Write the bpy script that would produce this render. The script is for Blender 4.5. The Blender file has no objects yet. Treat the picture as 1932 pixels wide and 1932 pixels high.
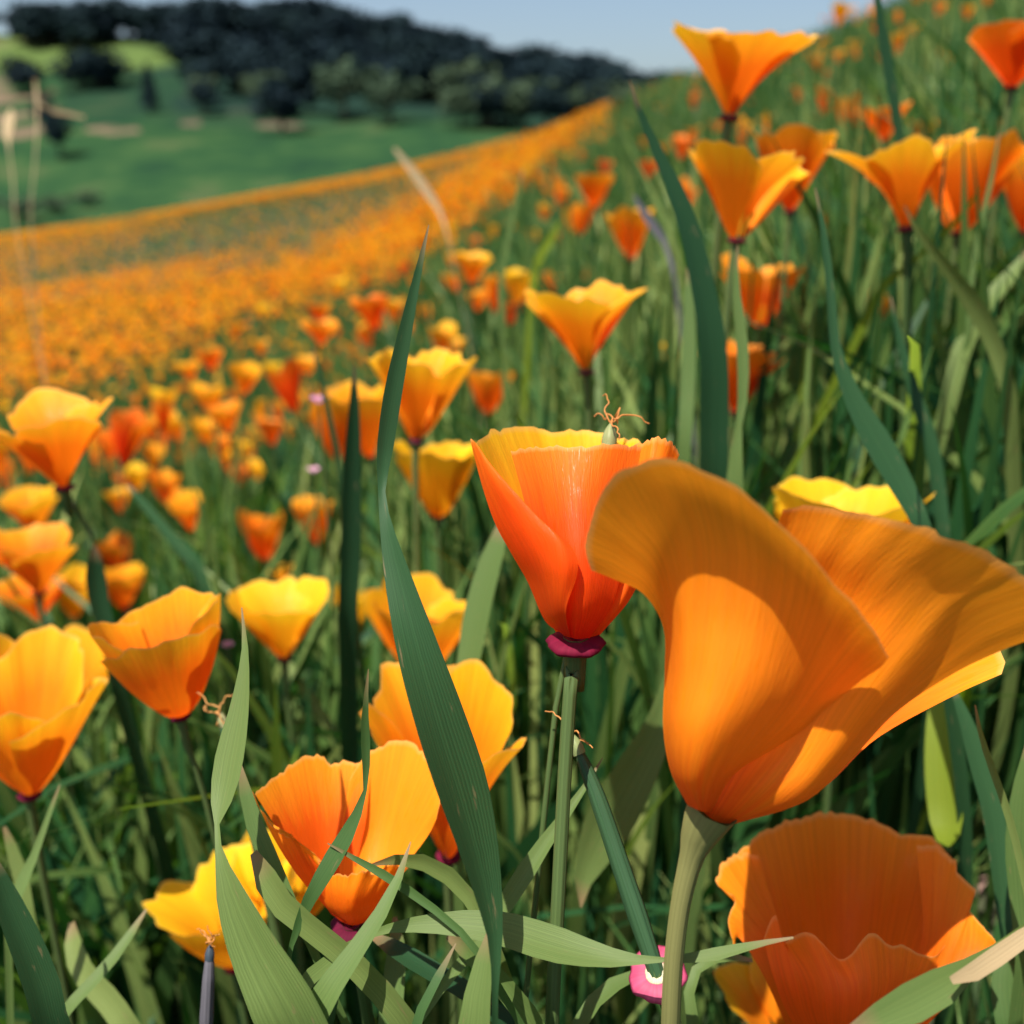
import bpy, math, random
import numpy as np
from mathutils import Vector
R0 = math.radians
scene = bpy.context.scene
col = scene.collection

# ------------------------------------------------------------------ camera
PITCH = R0(18.0)
FPX = 1981.0                      # focal length in units of a 1932 px wide picture
cam_d = bpy.data.cameras.new('camera')
cam_d.sensor_width = 36.0
cam_d.lens = 36.0 * FPX / 1932.0
cam_d.clip_start = 0.01
cam_d.clip_end = 3000.0
cam_d.dof.use_dof = True
cam_d.dof.focus_distance = 0.224
cam_d.dof.aperture_fstop = 12.0
cam_d.dof.aperture_blades = 0
cam = bpy.data.objects.new('camera', cam_d)
col.objects.link(cam)
cam.location = (0, 0, 0.45)
cam.rotation_euler = (math.pi / 2 - PITCH, 0, 0)
scene.camera = cam
CAM = np.array([0, 0, 0.45])

# ------------------------------------------------------------------ sky, sun, exposure
TO_SUN = Vector((-0.25, -0.30, 0.82)).normalized()
world = bpy.data.worlds.new('World')
scene.world = world
world.use_nodes = True
wn = world.node_tree
bg = wn.nodes['Background']
sky = wn.nodes.new('ShaderNodeTexSky')
sky.sky_type = 'NISHITA'
sky.sun_disc = False
sky.sun_elevation = math.asin(TO_SUN.z)
sky.sun_rotation = math.atan2(TO_SUN.x, TO_SUN.y)
sky.air_density = 1.0
sky.dust_density = 2.2
sky.ozone_density = 1.6
wn.links.new(sky.outputs[0], bg.inputs[0])
bg.inputs[1].default_value = 0.08
sun_d = bpy.data.lights.new('sun', 'SUN')
sun_d.energy = 5.0
sun_d.angle = R0(0.53)
sun_d.color = (1.0, 0.94, 0.82)
sun = bpy.data.objects.new('sun', sun_d)
col.objects.link(sun)
sun.rotation_euler = TO_SUN.to_track_quat('Z', 'Y').to_euler()
vs = scene.view_settings
vs.view_transform = 'Standard'
vs.look = 'None'
vs.gamma = 1.0
vs.exposure = 0.85
vs.use_curve_mapping = False

cy = scene.cycles
cy.max_bounces = 5; cy.diffuse_bounces = 3; cy.glossy_bounces = 1; cy.transmission_bounces = 3
rng = np.random.default_rng(11)
random.seed(5)

# ------------------------------------------------------------------ helpers
CP, SP = math.cos(PITCH), math.sin(PITCH)
RGT = np.array([1.0, 0, 0]); FWD = np.array([0, CP, -SP]); UPV = np.array([0, SP, CP])

PD = 1.0                          # depth scale while a flower is being laid out
def P(px, py, d):
    """world point seen at (px,py) of the 1932 px picture, d metres in front of the lens"""
    return CAM + d * PD * ((px - 966.0) / FPX * RGT - (py - 966.0) / FPX * UPV + FWD)

def proj(pts):
    q = np.asarray(pts) - CAM
    d = q @ FWD
    dd = np.where(np.abs(d) < 1e-6, 1e-6, d)
    return 966 + FPX * (q @ RGT) / dd, 966 - FPX * (q @ UPV) / dd, d

def ray_tan(px, py):
    """slope z/y and x/y of the ray through a pixel"""
    U = -(np.asarray(py, float) - 966) / FPX
    X = (np.asarray(px, float) - 966) / FPX
    y = CP + U * SP
    return X / y, (-SP + U * CP) / y

def mesh(name, verts, faces, mats, uvs=None, smooth=True, attrs=None, midx=None):
    """verts (n,3), faces list or (m,k) array; uvs per vertex; attrs {name: per-vertex float}"""
    me = bpy.data.meshes.new(name)
    verts = np.asarray(verts, dtype=np.float32)
    if isinstance(faces, np.ndarray):
        m, k = faces.shape
        me.vertices.add(len(verts)); me.vertices.foreach_set('co', verts.ravel())
        me.loops.add(m * k); me.loops.foreach_set('vertex_index', faces.astype(np.int32).ravel())
        me.polygons.add(m)
        me.polygons.foreach_set('loop_start', np.arange(0, m * k, k, dtype=np.int32))
        me.update(calc_edges=True)
        me.validate()
    else:
        me.from_pydata(verts.tolist(), [], faces)
    n = len(me.polygons)
    me.polygons.foreach_set('use_smooth', np.full(n, smooth, dtype=bool))
    if not isinstance(mats, (list, tuple)): mats = [mats]
    for m_ in mats: me.materials.append(m_)
    if midx is not None: me.polygons.foreach_set('material_index', np.asarray(midx, dtype=np.int32))
    if uvs is not None:
        li = np.empty(len(me.loops), dtype=np.int32); me.loops.foreach_get('vertex_index', li)
        uvl = me.uv_layers.new(name='UVMap')
        uvl.data.foreach_set('uv', np.asarray(uvs, dtype=np.float32)[li].ravel())
    if attrs:
        for k_, a in attrs.items():
            at = me.attributes.new(k_, 'FLOAT', 'POINT')
            at.data.foreach_set('value', np.asarray(a, dtype=np.float32))
    me.update()
    return me

def obj(name, me, parent=None, loc=None):
    o = bpy.data.objects.new(name, me)
    col.objects.link(o)
    if parent is not None: o.parent = parent
    if loc is not None: o.location = loc
    return o

def tag(o, label=None, cat=None, group=None, kind=None):
    if label: o['label'] = label
    if cat: o['category'] = cat
    if group: o['group'] = group
    if kind: o['kind'] = kind
    return o

def copy_tree(o, parent=None):
    c = o.copy(); col.objects.link(c)
    if parent is not None: c.parent = parent
    for ch in o.children: copy_tree(ch, c)
    return c

def catmull(pts, n):
    """n samples on a centripetal-ish Catmull-Rom through pts (k,dim), spaced by chord length"""
    p = np.asarray(pts, float)
    if len(p) == 1: return np.repeat(p, n, 0)
    L = np.concatenate([[0], np.cumsum(np.linalg.norm(np.diff(p[:, :min(3, p.shape[1])], axis=0), axis=1) + 1e-9)])
    t = np.linspace(0, L[-1], n)
    m = np.zeros_like(p)
    m[1:-1] = (p[2:] - p[:-2]) / (L[2:] - L[:-2])[:, None]
    m[0] = (p[1] - p[0]) / (L[1] - L[0]); m[-1] = (p[-1] - p[-2]) / (L[-1] - L[-2])
    i = np.clip(np.searchsorted(L, t, side='right') - 1, 0, len(p) - 2)
    h = (L[i + 1] - L[i]); u = ((t - L[i]) / h)[:, None]; h = h[:, None]
    return ((2*u**3 - 3*u**2 + 1) * p[i] + (u**3 - 2*u**2 + u) * h * m[i]
            + (-2*u**3 + 3*u**2) * p[i+1] + (u**3 - u**2) * h * m[i+1])

def grid_faces(nv, nu, wrap=False):
    f = []
    i = np.arange(nv - 1)[:, None]; j = np.arange(nu if wrap else nu - 1)[None, :]
    j2 = (j + 1) % nu
    a = i * nu + j; b = i * nu + j2; c = (i + 1) * nu + j2; d = (i + 1) * nu + j
    return np.stack([a, b, c, d], -1).reshape(-1, 4)

def tube(path, radii, k=8, n=24, ribs=0, ribdepth=0.0, cap=True):
    """swept tube; returns verts, faces(list array), uvs"""
    pr = np.concatenate([np.asarray(path, float), np.asarray(radii, float)[:, None]], 1)
    s = catmull(pr, n); p = s[:, :3]; r = s[:, 3]
    T = np.gradient(p, axis=0); T /= np.linalg.norm(T, axis=1)[:, None] + 1e-12
    ref = np.array([0.31, 0.95, 0.05])
    A = np.cross(T, ref); A /= np.linalg.norm(A, axis=1)[:, None] + 1e-12
    B = np.cross(T, A)
    th = np.linspace(0, 2*np.pi, k, endpoint=False)
    rr = 1 + (ribdepth * np.cos(th * ribs) if ribs else 0 * th)
    v = p[:, None, :] + (r[:, None] * rr[None, :])[:, :, None] * (np.cos(th)[None, :, None] * A[:, None, :] + np.sin(th)[None, :, None] * B[:, None, :])
    uv = np.stack(np.broadcast_arrays(th[None, :] / (2*np.pi), np.linspace(0, 1, n)[:, None]), -1)
    return v.reshape(-1, 3), grid_faces(n, k, True), uv.reshape(-1, 2)

def join(parts):
    V, F, U = [], [], []; o = 0
    for v, f, u in parts:
        V.append(v); F.append(f + o); U.append(u); o += len(v)
    return np.concatenate(V), np.concatenate(F), np.concatenate(U)

# ------------------------------------------------------------------ materials
def newmat(name):
    m = bpy.data.materials.new(name); m.use_nodes = True
    nt = m.node_tree
    for n in list(nt.nodes): nt.nodes.remove(n)
    out = nt.nodes.new('ShaderNodeOutputMaterial')
    return m, nt, out

def nd(nt, t, **kw):
    n = nt.nodes.new(t)
    for k, v in kw.items(): setattr(n, k, v)
    return n

def ramp(nt, fac, stops):
    r = nd(nt, 'ShaderNodeValToRGB')
    e = r.color_ramp.elements
    while len(e) < len(stops): e.new(0.5)
    for el, (p_, c_) in zip(e, stops):
        el.position = p_; el.color = (*c_, 1)
    nt.links.new(fac, r.inputs[0])
    return r.outputs[0]

def petal_mat(name, base, mid, rim, transl=0.42):
    m, nt, out = newmat(name)
    L = nt.links.new
    uv = nd(nt, 'ShaderNodeUVMap')
    sep = nd(nt, 'ShaderNodeSeparateXYZ'); L(uv.outputs[0], sep.inputs[0])
    mp = nd(nt, 'ShaderNodeMapping'); mp.inputs['Scale'].default_value = (38, 2.2, 1); L(uv.outputs[0], mp.inputs[0])
    oi = nd(nt, 'ShaderNodeObjectInfo')
    L(oi.outputs['Random'], mp.inputs['Location'])
    ns = nd(nt, 'ShaderNodeTexNoise'); ns.inputs['Scale'].default_value = 1.0; ns.inputs['Detail'].default_value = 4; L(mp.outputs[0], ns.inputs[0])
    # streaks shift the gradient a little
    ma = nd(nt, 'ShaderNodeMath', operation='MULTIPLY_ADD'); L(ns.outputs[0], ma.inputs[0]); ma.inputs[1].default_value = 0.30
    sb = nd(nt, 'ShaderNodeMath', operation='SUBTRACT'); L(sep.outputs[1], sb.inputs[0]); sb.inputs[1].default_value = 0.15
    L(sb.outputs[0], ma.inputs[2])
    c = ramp(nt, ma.outputs[0], [(0.0, base), (0.28, mid), (0.62, mid), (1.0, rim)])
    mv = nd(nt, 'ShaderNodeMapping'); mv.inputs['Scale'].default_value = (95, 1.6, 1); L(uv.outputs[0], mv.inputs[0]); L(oi.outputs['Random'], mv.inputs['Location'])
    nvn = nd(nt, 'ShaderNodeTexNoise'); nvn.inputs['Scale'].default_value = 1.0; nvn.inputs['Detail'].default_value = 3; L(mv.outputs[0], nvn.inputs[0])
    vr = nd(nt, 'ShaderNodeMapRange'); L(nvn.outputs[0], vr.inputs[0]); vr.inputs[1].default_value = .3; vr.inputs[2].default_value = .7; vr.inputs[3].default_value = 0.87; vr.inputs[4].default_value = 1.05
    hs = nd(nt, 'ShaderNodeHueSaturation')
    mr = nd(nt, 'ShaderNodeMapRange'); L(oi.outputs['Random'], mr.inputs[0]); mr.inputs[3].default_value = 0.488; mr.inputs[4].default_value = 0.508
    L(mr.outputs[0], hs.inputs['Hue']); L(c, hs.inputs['Color']); L(vr.outputs[0], hs.inputs['Value'])
    er = nd(nt, 'ShaderNodeMapRange'); L(sep.outputs[1], er.inputs[0]); er.inputs[1].default_value = .972; er.inputs[2].default_value = 1.0; er.inputs[3].default_value = 0; er.inputs[4].default_value = .55
    em = nd(nt, 'ShaderNodeMix', data_type='RGBA'); L(er.outputs[0], em.inputs[0]); L(hs.outputs[0], em.inputs[6]); em.inputs[7].default_value = (0.90, 0.50, 0.16, 1)   # dry papery edge of the petal
    c = em.outputs[2]
    bs = nd(nt, 'ShaderNodeBsdfPrincipled')
    L(c, bs.inputs['Base Color'])
    mg = nd(nt, 'ShaderNodeMapping'); mg.inputs['Scale'].default_value = (60, 11, 1); L(uv.outputs[0], mg.inputs[0])
    ng = nd(nt, 'ShaderNodeTexNoise'); ng.inputs['Scale'].default_value = 1.0; ng.inputs['Detail'].default_value = 3; L(mg.outputs[0], ng.inputs[0])
    rg = nd(nt, 'ShaderNodeMapRange'); L(ng.outputs[0], rg.inputs[0]); rg.inputs[1].default_value = .52; rg.inputs[2].default_value = .66; rg.inputs[3].default_value = .58; rg.inputs[4].default_value = .27
    L(rg.outputs[0], bs.inputs['Roughness'])
    bs.inputs['Specular IOR Level'].default_value = 0.22
    bs.inputs['Sheen Weight'].default_value = 0.0
    mp2 = nd(nt, 'ShaderNodeMapping'); mp2.inputs['Scale'].default_value = (110, 14, 1); L(uv.outputs[0], mp2.inputs[0])
    n2 = nd(nt, 'ShaderNodeTexNoise'); n2.inputs['Scale'].default_value = 1.0; n2.inputs['Detail'].default_value = 2; L(mp2.outputs[0], n2.inputs[0])
    bp = nd(nt, 'ShaderNodeBump'); bp.inputs['Strength'].default_value = 0.42; bp.inputs['Distance'].default_value = 0.0003
    L(n2.outputs[0], bp.inputs['Height']); L(bp.outputs[0], bs.inputs['Normal'])
    tr = nd(nt, 'ShaderNodeBsdfTranslucent'); L(c, tr.inputs[0]); L(bp.outputs[0], tr.inputs[1])
    mx = nd(nt, 'ShaderNodeMixShader'); mx.inputs[0].default_value = transl
    L(bs.outputs[0], mx.inputs[1]); L(tr.outputs[0], mx.inputs[2]); L(mx.outputs[0], out.inputs[0])
    return m

M = {}
M['orange'] = petal_mat('petal_orange', (0.86, 0.105, 0.004), (0.93, 0.190, 0.006), (0.97, 0.40, 0.012))  # rim is naturally yellower; extra yellow stands in for sunlight on it
M['gold'] = petal_mat('petal_gold', (0.90, 0.14, 0.005), (0.95, 0.265, 0.008), (0.98, 0.52, 0.014))  # own yellow rim, pushed further to imitate sun on flared lips
M['yellow'] = petal_mat('petal_yellow', (0.92, 0.22, 0.006), (0.96, 0.43, 0.010), (0.98, 0.60, 0.014))
M['amber'] = petal_mat('petal_amber', (0.86, 0.12, 0.005), (0.95, 0.275, 0.009), (0.96, 0.33, 0.013), transl=0.36)
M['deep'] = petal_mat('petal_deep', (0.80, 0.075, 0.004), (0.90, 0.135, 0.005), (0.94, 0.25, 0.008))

def leaf_mat(name, stops, transl=0.36, attr=None, ribs=0, tcol=(1.05, 1.35, 0.42), rough=0.5, spec=0.22, tip=False):
    m, nt, out = newmat(name)
    L = nt.links.new
    if attr:
        a = nd(nt, 'ShaderNodeAttribute', attribute_name=attr); fac = a.outputs['Fac']
    else:
        oi = nd(nt, 'ShaderNodeObjectInfo'); fac = oi.outputs['Random']
    uv = nd(nt, 'ShaderNodeUVMap')
    mp = nd(nt, 'ShaderNodeMapping'); mp.inputs['Scale'].default_value = (9, 1.3, 1); L(uv.outputs[0], mp.inputs[0])
    ns = nd(nt, 'ShaderNodeTexNoise'); ns.inputs['Scale'].default_value = 1.5; ns.inputs['Detail'].default_value = 3; L(mp.outputs[0], ns.inputs[0])
    ma = nd(nt, 'ShaderNodeMath', operation='MULTIPLY_ADD'); L(ns.outputs[0], ma.inputs[0]); ma.inputs[1].default_value = 0.5
    sb = nd(nt, 'ShaderNodeMath', operation='SUBTRACT'); L(fac, sb.inputs[0]); sb.inputs[1].default_value = 0.25
    L(sb.outputs[0], ma.inputs[2])
    c = ramp(nt, ma.outputs[0], stops)
    mv = nd(nt, 'ShaderNodeMapping'); mv.inputs['Scale'].default_value = (34, 0.9, 1); L(uv.outputs[0], mv.inputs[0])
    nv_ = nd(nt, 'ShaderNodeTexNoise'); nv_.inputs['Scale'].default_value = 1.0; nv_.inputs['Detail'].default_value = 2; L(mv.outputs[0], nv_.inputs[0])
    vr = nd(nt, 'ShaderNodeMapRange'); L(nv_.outputs[0], vr.inputs[0]); vr.inputs[1].default_value = .3; vr.inputs[2].default_value = .7; vr.inputs[3].default_value = 0.80; vr.inputs[4].default_value = 1.10
    hs = nd(nt, 'ShaderNodeHueSaturation'); L(c, hs.inputs['Color']); L(vr.outputs[0], hs.inputs['Value']); c = hs.outputs[0]
    if tip:      # withered tip and a few dry spots
        sp_ = nd(nt, 'ShaderNodeSeparateXYZ'); L(uv.outputs[0], sp_.inputs[0])
        t1 = nd(nt, 'ShaderNodeMapRange'); L(sp_.outputs[1], t1.inputs[0]); t1.inputs[1].default_value = .006; t1.inputs[2].default_value = .024; t1.inputs[3].default_value = .85; t1.inputs[4].default_value = 0
        m3 = nd(nt, 'ShaderNodeMapping'); m3.inputs['Scale'].default_value = (5, 34, 1); L(uv.outputs[0], m3.inputs[0])
        oi2 = nd(nt, 'ShaderNodeObjectInfo'); L(oi2.outputs['Random'], m3.inputs['Location'])
        n3 = nd(nt, 'ShaderNodeTexNoise'); n3.inputs['Scale'].default_value = 1.3; n3.inputs['Detail'].default_value = 4; L(m3.outputs[0], n3.inputs[0])
        t2 = nd(nt, 'ShaderNodeMapRange'); L(n3.outputs[0], t2.inputs[0]); t2.inputs[1].default_value = .66; t2.inputs[2].default_value = .74; t2.inputs[3].default_value = 0; t2.inputs[4].default_value = .6
        mxx = nd(nt, 'ShaderNodeMath', operation='MAXIMUM'); L(t1.outputs[0], mxx.inputs[0]); L(t2.outputs[0], mxx.inputs[1])
        mt_ = nd(nt, 'ShaderNodeMix', data_type='RGBA'); L(mxx.outputs[0], mt_.inputs[0]); L(c, mt_.inputs[6]); mt_.inputs[7].default_value = (0.22, 0.15, 0.08, 1); c = mt_.outputs[2]
    bs = nd(nt, 'ShaderNodeBsdfPrincipled'); L(c, bs.inputs['Base Color'])
    bs.inputs['Roughness'].default_value = rough; bs.inputs['Specular IOR Level'].default_value = spec
    nrm = None
    if ribs:
        sep = nd(nt, 'ShaderNodeSeparateXYZ'); L(uv.outputs[0], sep.inputs[0])
        mu = nd(nt, 'ShaderNodeMath', operation='MULTIPLY'); L(sep.outputs[0], mu.inputs[0]); mu.inputs[1].default_value = ribs * 2 * math.pi
        si = nd(nt, 'ShaderNodeMath', operation='SINE'); L(mu.outputs[0], si.inputs[0])
        bp = nd(nt, 'ShaderNodeBump'); bp.inputs['Strength'].default_value = 0.13; bp.inputs['Distance'].default_value = 0.0002
        ad = nd(nt, 'ShaderNodeMath', operation='ADD'); L(si.outputs[0], ad.inputs[0]); L(ns.outputs[0], ad.inputs[1])
        L(ad.outputs[0], bp.inputs['Height']); nrm = bp.outputs[0]; L(nrm, bs.inputs['Normal'])
    tr = nd(nt, 'ShaderNodeBsdfTranslucent')
    mm = nd(nt, 'ShaderNodeMix', data_type='RGBA', blend_type='MULTIPLY'); mm.inputs[0].default_value = 1
    L(c, mm.inputs[6]); mm.inputs[7].default_value = (*tcol, 1); L(mm.outputs[2], tr.inputs[0])
    mx = nd(nt, 'ShaderNodeMixShader'); mx.inputs[0].default_value = transl
    L(bs.outputs[0], mx.inputs[1]); L(tr.outputs[0], mx.inputs[2]); L(mx.outputs[0], out.inputs[0])
    return m

GREEN = [(0.0, (0.010, 0.056, 0.024)), (0.35, (0.026, 0.098, 0.028)), (0.6, (0.095, 0.175, 0.042)), (1.0, (0.30, 0.35, 0.11))]
M['grass'] = leaf_mat('meadow_grass', GREEN, attr='rnd')
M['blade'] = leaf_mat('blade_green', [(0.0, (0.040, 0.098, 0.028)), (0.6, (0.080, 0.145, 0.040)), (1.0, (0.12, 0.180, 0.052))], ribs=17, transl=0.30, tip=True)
M['blade_shaded'] = leaf_mat('blade_shaded_green', [(0.0, (0.014, 0.053, 0.020)), (1.0, (0.028, 0.078, 0.027))], ribs=17, transl=0.14, tip=True)  # shaded copy of the blade green, the shade put into the colour
M['blade_lit'] = leaf_mat('blade_lit', [(0.0, (0.090, 0.150, 0.040)), (1.0, (0.165, 0.215, 0.064))], ribs=19, transl=0.30, tip=True)  # sunlit copy of the blade green, the light painted in as paler colour
M['blade_yellow'] = leaf_mat('blade_yellowgreen', [(0.0, (0.16, 0.24, 0.02)), (1.0, (0.26, 0.32, 0.03))], ribs=9, transl=0.5)
M['dry'] = leaf_mat('dry_straw', [(0.0, (0.33, 0.24, 0.13)), (1.0, (0.50, 0.38, 0.22))], ribs=5, transl=0.3, tcol=(1, .9, .7))
M['stem'] = leaf_mat('stem_green', [(0.0, (0.048, 0.092, 0.028)), (1.0, (0.105, 0.145, 0.048))], ribs=9, transl=0.08, rough=0.5)
M['stem_pale'] = leaf_mat('stem_pale', [(0.0, (0.17, 0.17, 0.060)), (1.0, (0.29, 0.25, 0.10))], ribs=12, transl=0.08, rough=0.5)
M['pod'] = leaf_mat('pod_green', [(0.0, (0.020, 0.060, 0.028)), (1.0, (0.050, 0.105, 0.042))], transl=0.05, rough=0.45)
M['pod_purple'] = leaf_mat('pod_purple', [(0.0, (0.03, 0.05, 0.07)), (1.0, (0.12, 0.11, 0.13))], transl=0.05, rough=0.5)
M['pod_tip'] = leaf_mat('pod_tip', [(0.0, (0.20, 0.25, 0.10)), (1.0, (0.36, 0.30, 0.16))], transl=0.1, rough=0.5)
M['collar'] = leaf_mat('collar_crimson', [(0.0, (0.07, 0.003, 0.020)), (1.0, (0.17, 0.006, 0.028))], transl=0.15, tcol=(1.2, 1, 1), rough=0.75, spec=.15)
M['collar_pink'] = leaf_mat('collar_pink', [(0.0, (0.34, 0.018, 0.085)), (1.0, (0.56, 0.10, 0.20))], transl=0.25, tcol=(1.2, 1, 1), rough=0.5)
M['cream'] = leaf_mat('cream_ring', [(0.0, (0.40, 0.36, 0.24)), (1.0, (0.52, 0.46, 0.32))], transl=0.1, tcol=(1, 1, 1))
M['thread'] = leaf_mat('dried_thread', [(0.0, (0.55, 0.22, 0.06)), (1.0, (0.70, 0.36, 0.12))], transl=0.2, tcol=(1, .9, .7))
M['stamen'] = leaf_mat('stamen_gold', [(0.0, (0.85, 0.42, 0.02)), (1.0, (0.92, 0.55, 0.04))], transl=0.2, tcol=(1, 1, 1))
M['lilac'] = leaf_mat('lilac_petal', [(0.0, (0.55, 0.22, 0.40)), (1.0, (0.75, 0.42, 0.55))], transl=0.35, tcol=(1, 1, 1))

def soil_mat(name, stops, scale, bump):
    m, nt, out = newmat(name); L = nt.links.new
    tc = nd(nt, 'ShaderNodeTexCoord')
    n1 = nd(nt, 'ShaderNodeTexNoise'); n1.inputs['Scale'].default_value = scale; n1.inputs['Detail'].default_value = 8; n1.inputs['Roughness'].default_value = 0.65
    L(tc.outputs['Object'], n1.inputs[0])
    c = ramp(nt, n1.outputs[0], stops)
    bs = nd(nt, 'ShaderNodeBsdfPrincipled'); L(c, bs.inputs['Base Color']); bs.inputs['Roughness'].default_value = 0.95; bs.inputs['Specular IOR Level'].default_value = 0.1
    bp = nd(nt, 'ShaderNodeBump'); bp.inputs['Strength'].default_value = 0.8; bp.inputs['Distance'].default_value = bump
    L(n1.outputs[0], bp.inputs['Height']); L(bp.outputs[0], bs.inputs['Normal']); L(bs.outputs[0], out.inputs[0])
    return m
M['soil'] = soil_mat('meadow_soil', [(0.30, (0.020, 0.032, 0.016)), (0.5, (0.032, 0.055, 0.022)), (0.68, (0.075, 0.062, 0.045)), (0.8, (0.14, 0.09, 0.075))], 9.0, 0.02)

# ------------------------------------------------------------------ the field (one sheet, hillside rising to the right)
sk = np.array([(-1500, 560), (-700, 500), (0, 440), (300, 395), (700, 322), (1000, 247), (1100, 207), (1200, 156), (1400, 82), (1600, 2), (1932, -150), (2600, -420)], float)
gx, gz = ray_tan(sk[:, 0], sk[:, 1])
_fine = np.linspace(-1.3, 1.0, 400)
_g = np.interp(_fine, gx, gz)
_k = np.exp(-np.linspace(-2, 2, 31)**2); _k /= _k.sum()
_g = np.convolve(np.pad(_g, 15, mode='edge'), _k, mode='valid')

CANOPY = 0.26
def crest(X):
    return np.interp(X, [-0.6, -0.1, 0.05, 0.12, 0.22, 0.5], [30, 26, 17, 11, 8, 7])

def zg(x, y):
    x = np.asarray(x, float); y = np.asarray(y, float)
    ye = np.sqrt(np.maximum(y, 0)**2 + 0.16)
    X = np.clip(x / ye, -1.3, 1.0)
    over = x / ye - X
    g = np.interp(X, _fine, _g) + over * 0.15
    # canopy of plants hides the first metres, so the soil skyline sits a little lower
    yc = crest(X)
    z = ye * g - 0.02 * np.maximum(-y, 0)
    dy = np.maximum(ye - yc, 0)
    z = z + (0.45 - CANOPY) * np.minimum(ye / yc, 1) - 0.012 * dy**2 / (1 + dy / 30.0)
    sm = lambda a, b, v: (lambda u: u * u * (3 - 2 * u))(np.clip((v - a) / (b - a), 0, 1))
    z = z - 0.50 * sm(-0.04, 0.24, -X) * sm(0.7, 3.4, ye) * (1 - sm(8, 24, ye))      # shallow hollow to the left
    z = z + 0.010 * np.sin(x * 5.1 + 1.3 * y) * np.sin(y * 4.3 - 0.7 * x)
    return z
GX = np.sinh(np.linspace(-5.2, 5.2, 190)) * 0.9
GY = np.concatenate([np.linspace(-6, -0.6, 10), np.linspace(-0.5, 3, 60), 3 + (np.exp(np.linspace(0.05, 3.5, 90)) - 1) * 2.2])
xx, yy = np.meshgrid(GX, GY)
gm = mesh('field', np.stack([xx, yy, zg(xx, yy)], -1).reshape(-1, 3), grid_faces(len(GY), len(GX)), M['soil'])
tag(obj('field_ground', gm), kind='structure')

# ------------------------------------------------------------------ the hill across the valley
RX = np.array([-300, 0, 250, 500, 650, 800, 930, 1060, 1190, 1400, 2400.])
RY = np.array([75, 62, 70, 55, 78, 105, 150, 160, 190, 215, 300.])
Yk = np.array([40, 60, 100, 140, 178, 230, 300, 345, 420, 700.])
def zh(x, y):
    x = np.asarray(x, float); y = np.asarray(y, float)
    px = 966 + x / y * FPX * (CP + 0.14)
    ridge = np.interp(px, RX, RY)
    rows = [np.full_like(ridge, 700), np.full_like(ridge, 540), np.full_like(ridge, 455), np.full_like(ridge, 385), 262 - 0 * ridge,
            np.maximum(ridge + 60, 192), ridge, ridge + 12, ridge + 60, ridge + 130]
    tans = np.stack([ray_tan(966, r)[1] for r in rows])
    out = np.zeros_like(y)
    for i in range(len(Yk) - 1):
        m_ = (y >= Yk[i]) & (y <= Yk[i + 1])
        u = (y - Yk[i]) / (Yk[i + 1] - Yk[i]); u = u * u * (3 - 2 * u) * 0.35 + u * 0.65
        out = np.where(m_, (tans[i] * (1 - u) + tans[i + 1] * u) * y, out)
    return out + 0.45 + 0.4 * np.sin(x * 0.11) * np.sin(y * 0.09)

def hill_mat():
    m, nt, out = newmat('hill_grass'); L = nt.links.new
    tc = nd(nt, 'ShaderNodeTexCoord')
    n1 = nd(nt, 'ShaderNodeTexNoise'); n1.inputs['Scale'].default_value = 0.09; n1.inputs['Detail'].default_value = 9; n1.inputs['Roughness'].default_value = .65
    L(tc.outputs['Object'], n1.inputs[0])
    c = ramp(nt, n1.outputs[0], [(0.3, (0.011, 0.032, 0.019)), (0.46, (0.018, 0.050, 0.021)), (0.58, (0.030, 0.066, 0.025)), (0.68, (0.058, 0.074, 0.034))])
    # dry earth and tracks with their own shapes
    n2 = nd(nt, 'ShaderNodeTexNoise'); n2.inputs['Scale'].default_value = 0.075; n2.inputs['Detail'].default_value = 3
    mp = nd(nt, 'ShaderNodeMapping'); mp.inputs['Location'].default_value = (31, 12, 5); mp.inputs['Scale'].default_value = (1, 0.7, 1)
    L(tc.outputs['Object'], mp.inputs[0]); L(mp.outputs[0], n2.inputs[0])
    a = nd(nt, 'ShaderNodeAttribute', attribute_name='earth')
    ad = nd(nt, 'ShaderNodeMath', operation='MULTIPLY'); L(n2.outputs[0], ad.inputs[0]); L(a.outputs['Fac'], ad.inputs[1])
    fr = nd(nt, 'ShaderNodeMapRange'); L(ad.outputs[0], fr.inputs[0]); fr.inputs[1].default_value = 0.50; fr.inputs[2].default_value = 0.60
    mx = nd(nt, 'ShaderNodeMix', data_type='RGBA'); L(fr.outputs[0], mx.inputs[0]); L(c, mx.inputs[6]); mx.inputs[7].default_value = (0.13, 0.095, 0.066, 1)
    a2 = nd(nt, 'ShaderNodeAttribute', attribute_name='meadow')
    mx2 = nd(nt, 'ShaderNodeMix', data_type='RGBA'); L(a2.outputs['Fac'], mx2.inputs[0]); L(mx.outputs[2], mx2.inputs[6]); mx2.inputs[7].default_value = (0.075, 0.115, 0.035, 1)
    a3 = nd(nt, 'ShaderNodeAttribute', attribute_name='wood_floor')
    mx3 = nd(nt, 'ShaderNodeMix', data_type='RGBA'); L(a3.outputs['Fac'], mx3.inputs[0]); L(mx2.outputs[2], mx3.inputs[6]); mx3.inputs[7].default_value = (0.012, 0.028, 0.022, 1)
    mx2 = mx3
    bs = nd(nt, 'ShaderNodeBsdfPrincipled'); L(mx2.outputs[2], bs.inputs['Base Color']); bs.inputs['Roughness'].default_value = 1; bs.inputs['Specular IOR Level'].default_value = 0
    L(bs.outputs[0], out.inputs[0])
    return m
M['hill'] = hill_mat()
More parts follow.
